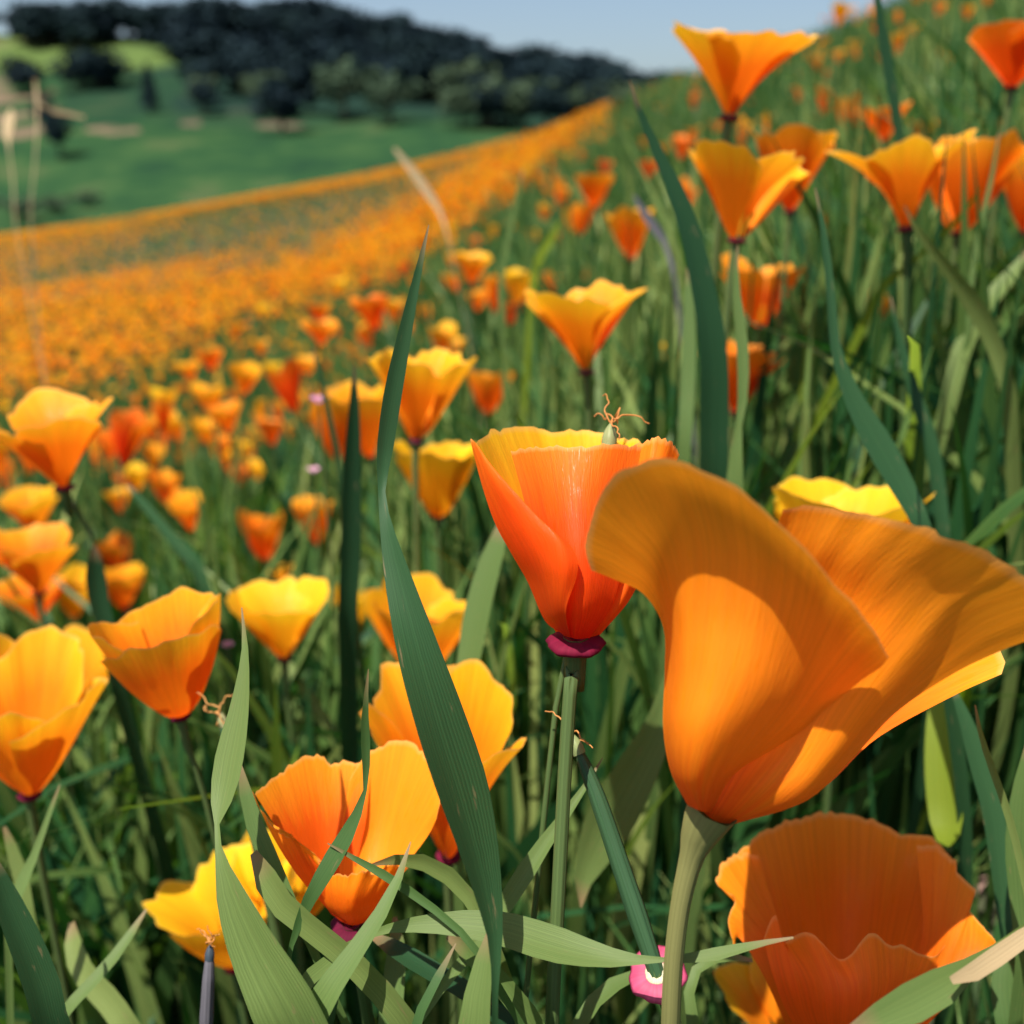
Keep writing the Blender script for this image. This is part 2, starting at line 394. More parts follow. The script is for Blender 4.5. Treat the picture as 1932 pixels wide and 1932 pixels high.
HX = np.linspace(-1.3, 1.2, 180); HY = np.concatenate([np.linspace(40, 345, 150), np.linspace(350, 700, 20)])
hX, hY = np.meshgrid(HX, HY)
hx = hX * hY
hz = zh(hx, hY)
hv = np.stack([hx, hY, hz], -1).reshape(-1, 3)
hpx, hpy, _ = proj(hv)
def blob(cx, cy, rx, ry, soft=0.35):
    d = np.sqrt(((hpx - cx) / rx)**2 + ((hpy - cy) / ry)**2)
    return np.clip((1 + soft - d) / soft, 0, 1)
front = (hv[:, 1] < 300)
meadow = np.maximum(blob(140, 108, 185, 26), blob(20, 40, 40, 40)) * front
earth = np.maximum.reduce([blob(25, 85, 60, 45), blob(470, 190, 60, 30), blob(215, 245, 50, 9), blob(365, 232, 30, 7), blob(520, 236, 55, 7), blob(20, 200, 90, 60), 0.6 * blob(60, 400, 120, 40)]) * 1.25 * front
wood_floor = np.clip((hv[:, 1] - 190) / 30, 0, 1) * (1 - meadow) * np.clip((hpx - 90) / 40, 0, 1) * np.where((hpx < 340) & (hpy > 140), .55, 1)  # darker ground colour from the foot of the wood upward
hm = mesh('hill', hv, grid_faces(len(HY), len(HX)), M['hill'], attrs={'meadow': meadow, 'earth': earth, 'wood_floor': wood_floor})
tag(obj('far_hillside', hm), kind='structure')

# ------------------------------------------------------------------ trees on the hill
def crown_mat(name, stops):
    m, nt, out = newmat(name); L = nt.links.new
    a = nd(nt, 'ShaderNodeAttribute', attribute_name='rnd')
    oi = nd(nt, 'ShaderNodeObjectInfo')
    ma = nd(nt, 'ShaderNodeMath', operation='MULTIPLY_ADD'); L(oi.outputs['Random'], ma.inputs[0]); ma.inputs[1].default_value = 0.5
    mu = nd(nt, 'ShaderNodeMath', operation='MULTIPLY'); L(a.outputs['Fac'], mu.inputs[0]); mu.inputs[1].default_value = 0.5
    L(mu.outputs[0], ma.inputs[2])
    c = ramp(nt, ma.outputs[0], stops)
    bs = nd(nt, 'ShaderNodeBsdfPrincipled'); L(c, bs.inputs['Base Color']); bs.inputs['Roughness'].default_value = 0.8; bs.inputs['Specular IOR Level'].default_value = 0.1
    L(bs.outputs[0], out.inputs[0])
    return m
M['conifer'] = crown_mat('foliage_dark', [(0.0, (0.006, 0.015, 0.025)), (1.0, (0.015, 0.034, 0.036))])
M['broadleaf'] = crown_mat('foliage_broadleaf', [(0.0, (0.036, 0.068, 0.044)), (1.0, (0.080, 0.115, 0.062))])
M['bark'] = soil_mat('bark', [(0.3, (0.03, 0.022, 0.016)), (0.7, (0.09, 0.07, 0.05))], 6.0, 0.03)

def crown_mesh(kind, seed, mat, n=700):
    r = np.random.default_rng(seed)
    if kind == 'cone':
        h = r.random(n)**0.8
        rad = (1 - h) * 0.30 * (0.75 + 0.25 * np.sin(h * 40)) + 0.015
        th = r.random(n) * 6.283
        rr = rad * np.sqrt(r.random(n)) ** 0.5
        c = np.stack([rr * np.cos(th), rr * np.sin(th), 0.10 + 0.9 * h], -1); s = 0.035 + 0.03 * r.random(n)
    else:
        nb = 9
        bc = np.stack([r.normal(0, .17, nb), r.normal(0, .17, nb), 0.42 + 0.38 * r.random(nb)], -1); br = 0.14 + 0.12 * r.random(nb)
        k = r.integers(0, nb, n)
        d = r.normal(size=(n, 3)); d /= np.linalg.norm(d, axis=1)[:, None]
        c = bc[k] + d * (br[k] * r.random(n)**0.3)[:, None]; s = 0.035 + 0.03 * r.random(n)
    a = r.normal(size=(n, 3)); a /= np.linalg.norm(a, axis=1)[:, None]
    b = np.cross(a, r.normal(size=(n, 3))); b /= np.linalg.norm(b, axis=1)[:, None]
    a *= s[:, None]; b *= s[:, None] * 0.8
    v = np.stack([c - a, c - b * .6, c + a, c + b], 1).reshape(-1, 3)
    f = np.arange(4 * n).reshape(-1, 4)
    return mesh('crown', v, f, mat, smooth=False, attrs={'rnd': np.repeat(r.random(n), 4)})

def make_tree(kind, seed, mat):
    e = bpy.data.objects.new('conifer_tree' if kind == 'cone' else 'broadleaf_tree', None); col.objects.link(e)
    obj('crown', crown_mesh(kind, seed, mat), e)
    parts = [tube([(0, 0, -0.03), (0.01, 0, 0.25), (0, 0.01, 0.62)], [0.035, 0.024, 0.008], 6, 6)]
    for k in range(4):
        a = k * 1.7 + seed
        parts.append(tube([(0, 0, 0.22 + 0.07 * k), (0.08 * math.cos(a), 0.08 * math.sin(a), 0.33 + 0.07 * k), (0.18 * math.cos(a), 0.18 * math.sin(a), 0.42 + 0.07 * k)], [0.013, 0.009, 0.004], 5, 4))
    v, f, u = join(parts)
    obj('trunk', mesh('trunk', v, f, M['bark'], uvs=u), e)
    return e
protos = {'dark': [make_tree('round', 1, M['conifer']), make_tree('round', 2, M['conifer']), make_tree('cone', 3, M['conifer'])],
          'light': [make_tree('round', 4, M['broadleaf']), make_tree('round', 5, M['broadleaf'])]}
used = set()
def put_tree(kind, i, x, y, h, wide, label, group=None, name=None):
    p = protos[kind][i]
    t = p if (kind, i) not in used else copy_tree(p)
    used.add((kind, i))
    t.location = (x, y, float(zh(np.array([x]), np.array([y]))[0]) - 0.2 - (0.16 * h if group and 'ridge' in group else 0))
    t.scale = (h * wide, h * wide, h); t.rotation_euler = (0, 0, random.random() * 6.28)
    tag(t, label, 'tree', group)
    return t
def hill_at(px, py, ymin=150, ymax=299):
    """farthest-first search for the hill point seen at a pixel"""
    ys = np.linspace(ymin, ymax, 400)
    X = (px - 966) / FPX
    xs = X * (ys * CP + 0.0) / (1.0)  # first guess, refined below
    for _ in range(3):
        q = np.stack([xs, ys, zh(xs, ys)], -1); d = (q - CAM) @ FWD; xs = X * d
    q = np.stack([xs, ys, zh(xs, ys)], -1)
    _, qy, _ = proj(q)
    k = int(np.argmin(np.abs(qy - py)))
    return q[k]
# trees with a look of their own
q = hill_at(285, 212); put_tree('dark', 2, q[0], q[1], 9.0, 0.95, 'dark pointed cone-shaped conifer standing alone on the hill below the pale meadow', name='cone')
q = hill_at(115, 300); put_tree('dark', 0, q[0], q[1], 7.0, 1.0, 'dark round tree alone low on the green pasture')
q = hill_at(90, 255); put_tree('dark', 1, q[0], q[1], 6.0, 1.0, 'dark tree at the upper edge of the pasture by the bare earth')
for (a, b, h, lab) in [(650, 225, 11, 'tall grey green tree at the foot of the dark wood'), (500, 212, 8, 'low spreading light green tree beside bare earth at the foot of the wood'),
                       (735, 235, 9, 'rounded light green tree just under the darkest part of the wood'), (385, 205, 7, 'small light green tree between lone conifer and wood')]:
    q = hill_at(a, b); put_tree('light', 0 if a > 600 else 1, q[0], q[1], h, 1.25, lab)
for (a, b, h, lab) in [(40, 420, 3.2, 'dark bush at the lower end of the pasture beside the orange field'), (110, 405, 2.6, 'low bush beside another on the lower pasture'), (165, 390, 2.2, 'small isolated bush on the lower pasture')]:
    q = hill_at(a, b, 90, 180); put_tree('light', 1, q[0], q[1], h, 1.9, lab)
# the wood: rows of trees climbing to the ridge
cnt = 0
trng = np.random.default_rng(77)
for i in range(2600):
    if cnt >= 260: break
    px = trng.uniform(-60, 1260); Y = trng.choice([trng.uniform(225, 297), trng.uniform(285, 299), trng.uniform(188, 232)], p=[.5, .3, .2])
    x = (px - 966) / FPX * Y
    z = float(zh(np.array([x]), np.array([Y]))[0])
    a, b, _ = proj([[x, Y, z]]); a, b = float(a[0]), float(b[0])
    if Y < 285 and a < 330 and b < 142 and b > 92 : continue            # the pale meadow stays open
    if a < 40: continue
    if Y <= 232 and 440 < a < 800 and trng.random() < .75: continue
    if Y <= 232 and a < 200: continue
    if 200 < a < 370 and b > 150: continue
    if Y > 232:
        if a < 330 and b > 142 and b < 158: continue
        put_tree('dark', int(trng.integers(0, 2)), x, Y, trng.uniform(8, 12.5), trng.uniform(1.2, 1.7), 'dark evergreen tree of the dense wood along the far ridge', 'evergreens of the ridge wood')
    else:
        if trng.random() < .35 and a > 560: put_tree('light', int(trng.integers(0, 2)), x, Y, trng.uniform(6, 10), 1.35, 'grey green tree scattered below the ridge wood', 'lighter trees below the wood')
        elif trng.random() < .8: put_tree('dark', int(trng.integers(0, 2)), x, Y, trng.uniform(5, 8.5), 1.5, 'dark rounded tree on the slope above the pasture', 'dark trees above the pasture')
        else: continue
    cnt += 1
# ------------------------------------------------------------------ poppies
def patch(rows, nu=34, nv=30, ruffle=0.0, seed=0, rag=0.0):
    """petal surface through rows (base to rim) of picture points with their own depths"""
    W = [catmull([P(*q) for q in r], nu) for r in rows]
    W = np.stack(W)                                            # (rows, nu, 3)
    ext = np.concatenate([W, np.zeros((W.shape[0], nu, 0))], -1)
    L = np.concatenate([[0], np.cumsum(np.linalg.norm(np.diff(W, axis=0), axis=2).mean(1))])
    t = np.linspace(0, L[-1], nv)
    m = np.zeros_like(W)
    m[1:-1] = (W[2:] - W[:-2]) / (L[2:] - L[:-2])[:, None, None]
    m[0] = (W[1] - W[0]) / (L[1] - L[0]); m[-1] = (W[-1] - W[-2]) / (L[-1] - L[-2])
    i = np.clip(np.searchsorted(L, t, side='right') - 1, 0, len(W) - 2)
    h = (L[i+1] - L[i])[:, None, None]; u = ((t - L[i]) / (L[i+1] - L[i]))[:, None, None]
    G = ((2*u**3-3*u**2+1)*W[i] + (u**3-2*u**2+u)*h*m[i] + (-2*u**3+3*u**2)*W[i+1] + (u**3-u**2)*h*m[i+1])
    r = np.random.default_rng(seed)
    s = np.linspace(0, 1, nu)
    vv = np.linspace(0, 1, nv)[:, None]
    size = np.linalg.norm(G[-1].max(0) - G[0].min(0))
    if ruffle:
        wave = sum(np.sin(s * 6.283 * f + r.random() * 6.28) / f**0.5 for f in (2.1, 3.7, 6.3, 9.1))
        wave2 = sum(np.sin(s * 6.283 * f + r.random() * 6.28) / f**0.5 for f in (1.7, 4.9, 8.3))
        nrm = np.cross(np.gradient(G, axis=0), np.gradient(G, axis=1)); nrm /= np.linalg.norm(nrm, axis=2)[:, :, None] + 1e-12
        G = G + nrm * (ruffle * size * (vv**2.5 * wave[None, :] + 0.3 * np.sin(vv*9) * wave2[None, :] * vv))[:, :, None]
    if rag:
        d = G[-1] - G[-3]
        jag = np.clip(r.normal(0, 1, nu), -1.6, 1.2) * rag + rag * sum(np.sin(s * 6.283 * f + r.random() * 6.28) for f in (7, 13)) * .6
        G[-1] += d * jag[:, None]; G[-2] += d * jag[:, None] * .4
    uv = np.stack(np.broadcast_arrays(s[None, :], vv), -1)
    return G.reshape(-1, 3), grid_faces(nv, nu), uv.reshape(-1, 2)

def petal_param(phi0, H, R, r, cup=0.75, flare=0.35, outer=0.0, hw=58.0, ruffle=0.03, rag=0.04, nu=15, nv=12, droop=0.0, curl=0.12, width_v=None):
    s = np.linspace(-1, 1, nu)[None, :]; t = np.linspace(0, 1, nv)[:, None]
    edge = 1 - 0.20 * np.abs(s)**2.6 + 0.05 * np.sin(s * 3 + r.random() * 6) + rag * np.convolve(np.pad(r.normal(0, .9, nu), 1, mode='edge'), [.25, .5, .25], 'valid')[None, :] * np.clip((t - .7) / .3, 0, 1)
    tt = t * edge
    prof = 0.07 + (0.93 - flare) * np.sin(np.clip(tt, 0, 1) * math.pi / 2)**cup + flare * tt**2.6
    rad = R * prof * (1 + 0.06 * outer)
    hwv = R0(hw) * (0.62 + 0.38 * np.minimum(tt * 2.2, 1))
    wob = ruffle * (np.sin(s * 5.3 + r.random() * 6) + 0.6 * np.sin(s * 9.7 + r.random() * 6) + 0.4 * np.sin(s * 17 + r.random() * 6))
    rad = rad * (1 + tt**2.5 * wob + curl * np.abs(s)**3 * tt**2)
    z = H * (tt - droop * tt**3) * (1 + 0.5 * tt**2 * ruffle * np.sin(s * 6.1 + r.random() * 6))
    ph = phi0 + s * hwv
    v = np.stack([rad * np.cos(ph), rad * np.sin(ph), z + 0 * ph], -1)
    uv = np.stack(np.broadcast_arrays((s + 1) / 2, t), -1)
    return v.reshape(-1, 3), grid_faces(nv, nu), uv.reshape(-1, 2)

def frame(axis, spin=0.0):
    a = np.asarray(axis, float); a /= np.linalg.norm(a)
    x = np.cross([0.0, 1.0, 0.0], a); x /= np.linalg.norm(x); y = np.cross(a, x)
    c, s_ = math.cos(spin), math.sin(spin)
    return np.stack([x * c + y * s_, -x * s_ + y * c, a])       # rows: local x, y, z in world

def ring(center, axis, r_out, thick, k=22, flat=0.45, wav=0.025, seed=0):
    Fm = frame(axis); r = np.random.default_rng(seed)
    th = np.linspace(0, 2*np.pi, k, endpoint=False); ph = np.linspace(0, 2*np.pi, 9, endpoint=False)
    w = 1 + wav * (np.sin(th * 5 + r.random() * 6) + .6 * np.sin(th * 11 + r.random() * 6))
    rr = (r_out * 0.52 * np.ones((9, 1)) + r_out * 0.48 * np.cos(ph)[:, None]) * w[None, :]
    zz = thick * np.sin(ph)[:, None] + 0 * rr
    loc = np.stack([rr * np.cos(th), rr * np.sin(th), zz], -1).reshape(-1, 3)
    v = loc @ Fm + center
    f = grid_faces(9, k, True)
    j = np.arange(k); last = np.stack([8*k + j, 8*k + (j+1) % k, (j+1) % k, j], -1)
    uv = np.stack(np.broadcast_arrays(th[None, :] / 6.283, ph[:, None] / 6.283), -1).reshape(-1, 2)
    return v, np.concatenate([f, last]), uv

def ground_pt(x, y): return np.array([x, y, float(zg(np.array([x]), np.array([y]))[0]) - 0.004])

def stem_path(base, axis, way=None, root=None, first=.012):
    a = np.asarray(axis, float); a /= np.linalg.norm(a)
    pts = [base + a * 0.0015, base - a * first]
    if way: pts += [P(*w) for w in way]
    last = pts[-1]
    if root is None:
        t = pts[-1] - pts[-2]; t /= np.linalg.norm(t)
        t[2] = min(t[2], -0.35); hgt = last[2] - float(zg(np.array([last[0]]), np.array([last[1]]))[0])
        k = min(hgt / -t[2], 0.5) * 0.45
        root = ground_pt(last[0] + t[0] * k, last[1] + t[1] * k + 0.004)
    pts += [(last * 0.45 + root * 0.55) + np.array([0.003, 0, 0]), root]
    return np.array(pts), root

def rel(me_data, root):
    v, f, u = me_data
    return v - root, f, u

def part(name, data, mat, parent, root):
    v, f, u = rel(data, root)
    return obj(name, mesh(name, v, f, mat, uvs=u), parent)

def stamens(center, Fm, R, H, r, n=26):
    parts = []
    for i in range(n):
        a = r.random() * 6.28; q = R * 0.22 * math.sqrt(r.random())
        p0 = np.array([q*.4*math.cos(a), q*.4*math.sin(a), H * .06]); p1 = np.array([q * math.cos(a), q * math.sin(a), H * (.28 + .2 * r.random())])
        parts.append(tube([p0 @ Fm + center, ((p0 + p1) / 2 + [0, 0, .0004]) @ Fm + center, p1 @ Fm + center], [R * .012, R * .02, R * .03], 5, 5))
    return join(parts)

BOX = []   # picture boxes of placed flowers, kept clear of the random grass in front of them

def poppy(label, bx, by, wpx, real, hr=1.0, lean=0.0, toward=0.0, cup=0.75, flare=0.35, mat='orange', seed=0, group=None, way=None,
          collar=True, ruffle=0.03, rag=0.04, spin=None, hw=58, droop=0.0, curl=0.12, detail=1, d=None, skip=(), petals=4, root=None):
    """a poppy whose petals leave the collar at picture point (bx,by); real = width across the rim in metres"""
    r = np.random.default_rng(1000 + seed)
    d = d or real * FPX / wpx
    base = P(bx, by, d)
    R = real / 2; H = real * hr
    axis = np.array([math.tan(R0(lean)), -math.tan(R0(toward)), 1.0])
    spin = r.random() * 1.57 if spin is None else R0(spin)
    Fm = frame(axis, spin)
    path, root = stem_path(base, Fm[2], way, root)
    e = bpy.data.objects.new('poppy', None); col.objects.link(e); e.location = root
    tag(e, label, 'poppy', group)
    nu, nv = (25, 20) if detail > 1 else (17, 13)
    for k in range(petals):
        if k in skip: continue
        v, f, u = petal_param(k * 2 * math.pi / petals + r.normal(0, .12), H * (1 + r.normal(0, .06)), R * (1 + r.normal(0, .05)), r, cup, flare * (1 + r.normal(0, .25)), 1 if k % 2 else -.6, hw, ruffle, rag, nu, nv, droop, curl)
        part('petal', (v @ Fm + base, f, u), M[mat], e, root)
    sr = real * 0.022
    part('stem', tube(path, [sr * 2.0, sr * 1.5] + [sr] * (len(path) - 2), 9, 26), M['stem'], e, root)
    if collar:
        part('collar', ring(base - Fm[2] * real * .012, Fm[2], real * .085, real * .02, seed=seed), M['collar'], e, root)
    if detail > 1:
        part('stamens', stamens(base, Fm, R, H, r), M['stamen'], e, root)
    half = wpx * .55
    BOX.append((bx - half + lean * 2, by - wpx * hr * 1.05, bx + half + lean * 2, by + 6, d))
    return e

def custom(label, name_parts, base, axis, way, mat, sr, collar_r, funnel=1.6, smat='stem', radii=None, collar_mat='collar', first=.012):
    base = P(*base); axis = np.asarray(axis, float); axis /= np.linalg.norm(axis)
    path, root = stem_path(base, axis, way, first=first)
    e = bpy.data.objects.new('poppy', None); col.objects.link(e); e.location = root
    tag(e, label, 'poppy')
    rad = [sr * funnel, sr * funnel * .72] if radii is None else [sr * q for q in radii]
    for data, m_ in name_parts: part('petal', data, M[m_ or mat], e, root)
    part('stem', tube(path, rad + [sr] * (len(path) - len(rad)), 21, 90, ribs=7, ribdepth=.05), M[smat], e, root)
    if collar_r:
        part('collar', ring(base - axis * collar_r * .02, axis, collar_r * 1.05, collar_r * .24, k=48, wav=.045, seed=3), M[collar_mat], e, root)
    return e, base, axis, root

# --- the large leaning poppy
PD = 1.08
A1 = patch([
    [(1297, 1519, .1830), (1306, 1524, .1800), (1318, 1529, .1790), (1330, 1532, .1805), (1341, 1533, .1840)],
    [(1265, 1455, .1825), (1285, 1466, .1735), (1318, 1474, .1705), (1350, 1474, .1725), (1385, 1462, .1805)],
    [(1251, 1370, .1820), (1280, 1375, .1690), (1335, 1385, .1650), (1400, 1395, .1680), (1458, 1414, .1790)],
    [(1254, 1270, .1820), (1292, 1265, .1675), (1370, 1280, .1630), (1450, 1310, .1655), (1520, 1374, .1775)],
    [(1252, 1185, .1815), (1285, 1155, .1665), (1375, 1160, .1620), (1480, 1210, .1640), (1570, 1330, .1755)],
    [(1215, 1122, .1780), (1255, 1040, .1640), (1345, 1035, .1590), (1490, 1110, .1605), (1625, 1283, .1725)],
    [(1160, 1094, .1720), (1180, 970, .1590), (1305, 930, .1540), (1500, 1050, .1560), (1662, 1258, .1700)],
    [(1116, 1076, .1680), (1104, 1030, .1640), (1116, 975, .1590), (1141, 917, .1550), (1182, 882, .1520), (1232, 869, .1495), (1294, 876, .1480), (1400, 925, .1480), (1500, 1016, .1505), (1590, 1118, .1560), (1645, 1185, .1620), (1677, 1238, .1680)],
], 60, 44, ruffle=.003, seed=1, rag=.05)
A2 = patch([
    [(1322, 1528, .1870), (1350, 1549, .1850), (1385, 1554, .1860), (1398, 1549, .190)],
    [(1350, 1440, .1880), (1425, 1480, .1800), (1490, 1515, .1800), (1520, 1512, .187)],
    [(1400, 1330, .1880), (1490, 1400, .1785), (1560, 1440, .1775), (1600, 1440, .186)],
    [(1420, 1200, .1850), (1530, 1290, .1765), (1630, 1345, .1750), (1690, 1345, .184)],
    [(1440, 1080, .1800), (1590, 1155, .1720), (1720, 1235, .1715), (1800, 1272, .181)],
    [(1460, 1010, .1740), (1600, 1050, .1660), (1790, 1130, .1660), (1890, 1230, .177)],
    [(1476, 964, .1690), (1540, 954, .1650), (1615, 967, .1620), (1727, 991, .1590), (1819, 1025, .1580), (1932, 1083, .1600), (1985, 1140, .1660), (1960, 1205, .1740)],
], 50, 36, ruffle=.0035, seed=2, rag=.05)
A3 = patch([  # back petal, shape drawn far back to cast shade on the bowl below
    [(1345, 1540, .190), (1370, 1550, .191), (1392, 1552, .193)],
    [(1385, 1400, .217), (1500, 1465, .199), (1545, 1492, .196)],
    [(1430, 1250, .241), (1610, 1340, .209), (1655, 1392, .200)],
    [(1450, 1130, .257), (1700, 1240, .219), (1800, 1312, .205)],
    [(1470, 1060, .268), (1700, 1110, .240), (1830, 1180, .220), (1897, 1236, .209), (1888, 1272, .206)],
], 26, 24, ruffle=.003, seed=3, rag=.05)
A4 = patch([  # unseen back petal, stretched backward to shade the lower bowl
    [(1318, 1530, .186), (1300, 1520, .188), (1297, 1510, .190)],
    [(1400, 1400, .214), (1320, 1400, .211), (1272, 1400, .193)],
    [(1480, 1250, .238), (1370, 1230, .236), (1275, 1260, .200)],
    [(1530, 1120, .254), (1400, 1060, .256), (1285, 1120, .214)],
    [(1550, 1060, .262), (1420, 990, .266), (1285, 1060, .226)],
], 22, 20, ruffle=.003, seed=4)
custom('huge orange poppy with a wide flared lip, leaning over on a pale funnel-shaped stalk', [(A1, 'amber'), (A2, 'amber'), (A3, None), (A4, 'gold')], (1338, 1536, .185), (.42, 0, 1), [(1307, 1607, .187), (1290, 1672, .188), (1279, 1735, .189), (1270, 1820, .1905), (1265, 1932, .193)], 'orange', .00185, 0, radii=[2.65, 2.15, 1.35, 1.08, 1.0], smat='stem_pale', first=.0035)
BOX.append((1090, 860, 1960, 1560, .21))
PD = 1.0

# --- the upright cup with the crimson collar
B4 = patch([
    [(1050, 1195, .232), (1085, 1196, .236), (1130, 1190, .232)],
    [(985, 1075, .240), (1085, 1090, .252), (1190, 1075, .240)],
    [(935, 950, .244), (1085, 960, .260), (1230, 950, .244)],
    [(895, 840, .240), (909, 827, .243), (933, 811, .249), (974, 804, .256), (1005, 805, .260), (1028, 813, .262), (1113, 811, .263), (1185, 828, .258), (1240, 840, .248)],
], 40, 26, ruffle=.004, seed=5, rag=.07)
B3 = patch([
    [(1090, 1204, .230), (1113, 1205, .228), (1132, 1198, .231)],
    [(1120, 1130, .226), (1165, 1150, .224), (1192, 1125, .231)],
    [(1150, 1040, .229), (1200, 1060, .224), (1228, 1030, .234)],
    [(1170, 930, .236), (1225, 940, .229), (1258, 920, .238)],
    [(1188, 846, .240), (1212, 834, .236), (1232, 828, .233), (1260, 830, .234), (1275, 843, .239), (1280, 858, .244)],
], 30, 26, ruffle=.004, seed=6, rag=.07)
B1 = patch([
    [(1064, 1196, .227), (1085, 1205, .2245), (1112, 1204, .2255)],
    [(1035, 1125, .224), (1090, 1150, .2165), (1155, 1140, .222)],
    [(1010, 1030, .225), (1090, 1050, .2150), (1180, 1040, .222)],
    [(985, 930, .230), (1085, 940, .2190), (1195, 930, .226)],
    [(964, 852, .236), (1000, 844, .230), (1040, 841, .226), (1090, 843, .2235), (1148, 838, .224), (1210, 843, .2300)],
], 40, 30, ruffle=.0006, seed=7, rag=.07)
B2 = patch([
    [(1058, 1194, .229), (1066, 1200, .2265), (1076, 1203, .2245)],
    [(1028, 1171, .2285), (1048, 1162, .2190), (1068, 1150, .2145)],
    [(995, 1097, .2280), (1030, 1085, .2150), (1066, 1078, .2105), (1090, 1078, .2120)],
    [(965, 1045, .2270), (1005, 1030, .2150), (1050, 1018, .2105), (1080, 1034, .2125)],
    [(935, 990, .2265), (970, 970, .2170), (1004, 966, .2140), (1030, 990, .2150)],
    [(912, 925, .2265), (930, 905, .2200), (950, 905, .2180), (968, 930, .2180)],
    [(894, 860, .2270), (900, 846, .2245), (908, 850, .2235), (914, 874, .2230)],
    [(887, 829, .2280), (889, 828, .2275), (891, 829, .2270), (892, 833, .2265)],
], 24, 40, ruffle=.0015, seed=8)
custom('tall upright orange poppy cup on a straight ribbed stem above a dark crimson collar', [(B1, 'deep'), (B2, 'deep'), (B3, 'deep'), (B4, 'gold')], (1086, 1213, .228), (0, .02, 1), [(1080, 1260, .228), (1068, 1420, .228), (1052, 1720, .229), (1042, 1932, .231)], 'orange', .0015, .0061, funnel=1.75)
BOX.append((880, 800, 1290, 1240, .228))

# --- the shaded open bowl under the large poppy
PD = 1.12
E1 = patch([
    [(1520, 1990, .243), (1600, 2000, .246), (1690, 1985, .243)],
    [(1470, 1850, .250), (1600, 1860, .262), (1730, 1845, .250)],
    [(1420, 1710, .256), (1600, 1700, .276), (1790, 1700, .256)],
    [(1391, 1612, .262), (1404, 1596, .264), (1452, 1564, .270), (1520, 1540, .276), (1574, 1532, .279), (1642, 1544, .279), (1700, 1574, .274), (1752, 1576, .270), (1800, 1622, .262)],
], 44, 26, ruffle=.002, seed=9, rag=.07)
E2 = patch([
    [(1640, 1992, .240), (1680, 1990, .238), (1710, 1975, .238)],
    [(1700, 1880, .242), (1760, 1890, .236), (1800, 1880, .236)],
    [(1740, 1770, .250), (1810, 1790, .240), (1868, 1800, .236)],
    [(1730, 1600, .262), (1758, 1592, .260), (1802, 1624, .256), (1808, 1648, .254), (1842, 1682, .250), (1826, 1712, .248), (1858, 1752, .243), (1884, 1786, .239)],
], 40, 24, ruffle=.004, seed=10, rag=.06)
E3 = patch([
    [(1500, 1975, .238), (1520, 1985, .236), (1545, 1990, .236)],
    [(1440, 1840, .238), (1480, 1850, .236), (1510, 1870, .238)],
    [(1395, 1770, .242), (1440, 1760, .242), (1480, 1770, .246)],
    [(1386, 1790, .240), (1374, 1735, .242), (1385, 1697, .244), (1352, 1667, .247), (1362, 1630, .252), (1395, 1612, .258), (1430, 1610, .262)],
], 40, 24, ruffle=.004, seed=11, rag=.06)
E4 = patch([
    [(1540, 1995, .234), (1600, 2005, .232), (1660, 1995, .233)],
    [(1480, 1900, .230), (1600, 1920, .222), (1720, 1900, .229)],
    [(1455, 1830, .232), (1600, 1860, .221), (1760, 1845, .229)],
    [(1440, 1770, .238), (1462, 1726, .240), (1479, 1775, .235), (1513, 1759, .230), (1537, 1765, .228), (1582, 1809, .225), (1601, 1805, .224), (1642, 1761, .223), (1683, 1785, .225), (1700, 1782, .226), (1735, 1800, .228), (1765, 1804, .230), (1784, 1782, .233)],
], 60, 26, ruffle=.002, seed=12, rag=.03)
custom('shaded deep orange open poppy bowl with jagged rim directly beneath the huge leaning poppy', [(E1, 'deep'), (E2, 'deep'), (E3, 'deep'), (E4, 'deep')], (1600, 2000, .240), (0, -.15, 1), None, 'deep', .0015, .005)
BOX.append((1350, 1530, 1885, 1932, .27))
PD = 1.0

# --- the torn poppy facing out and its taller neighbour
PD = .88
C1 = patch([
    [(640, 1735, .292), (665, 1742, .292), (690, 1735, .292)],
    [(640, 1650, .298), (700, 1655, .300), (760, 1640, .294)],
    [(645, 1560, .302), (720, 1560, .306), (805, 1580, .294)],
    [(660, 1470, .306), (690, 1425, .308), (740, 1399, .308), (775, 1402, .306), (800, 1422, .302), (822, 1458, .298), (832, 1500, .294), (824, 1545, .291)],
], 36, 24, ruffle=.002, seed=13, rag=.06)
C2 = patch([
    [(625, 1725, .290), (645, 1737, .291), (665, 1740, .292)],
    [(570, 1640, .289), (620, 1640, .298), (670, 1645, .300)],
    [(520, 1560, .287), (600, 1545, .300), (690, 1550, .304)],
    [(480, 1498, .286), (497, 1484, .290), (530, 1457, .297), (570, 1430, .303), (600, 1424, .306), (625, 1440, .307), (655, 1436, .308), (700, 1450, .308)],
], 36, 24, ruffle=.0025, seed=14, rag=.08)
C3 = patch([
    [(645, 1740, .289), (668, 1746, .287), (695, 1738, .289)],
    [(618, 1712, .284), (665, 1722, .279), (720, 1705, .284)],
    [(604, 1680, .283), (665, 1690, .276), (740, 1670, .283)],
    [(600, 1652, .284), (625, 1648, .279), (650, 1655, .276), (680, 1640, .276), (705, 1650, .278), (735, 1630, .281), (768, 1638, .286)],
], 34, 20, ruffle=.016, seed=15, rag=.22)
C5 = patch([
    [(630, 1728, .287), (640, 1736, .286), (655, 1742, .286)],
    [(560, 1650, .283), (585, 1655, .280), (615, 1670, .281)],
    [(510, 1570, .283), (540, 1570, .279), (580, 1610, .280)],
    [(480, 1502, .285), (495, 1530, .282), (520, 1565, .280), (560, 1590, .279), (600, 1620, .279), (612, 1650, .281)],
], 34, 20, ruffle=.008, seed=16, rag=.20)
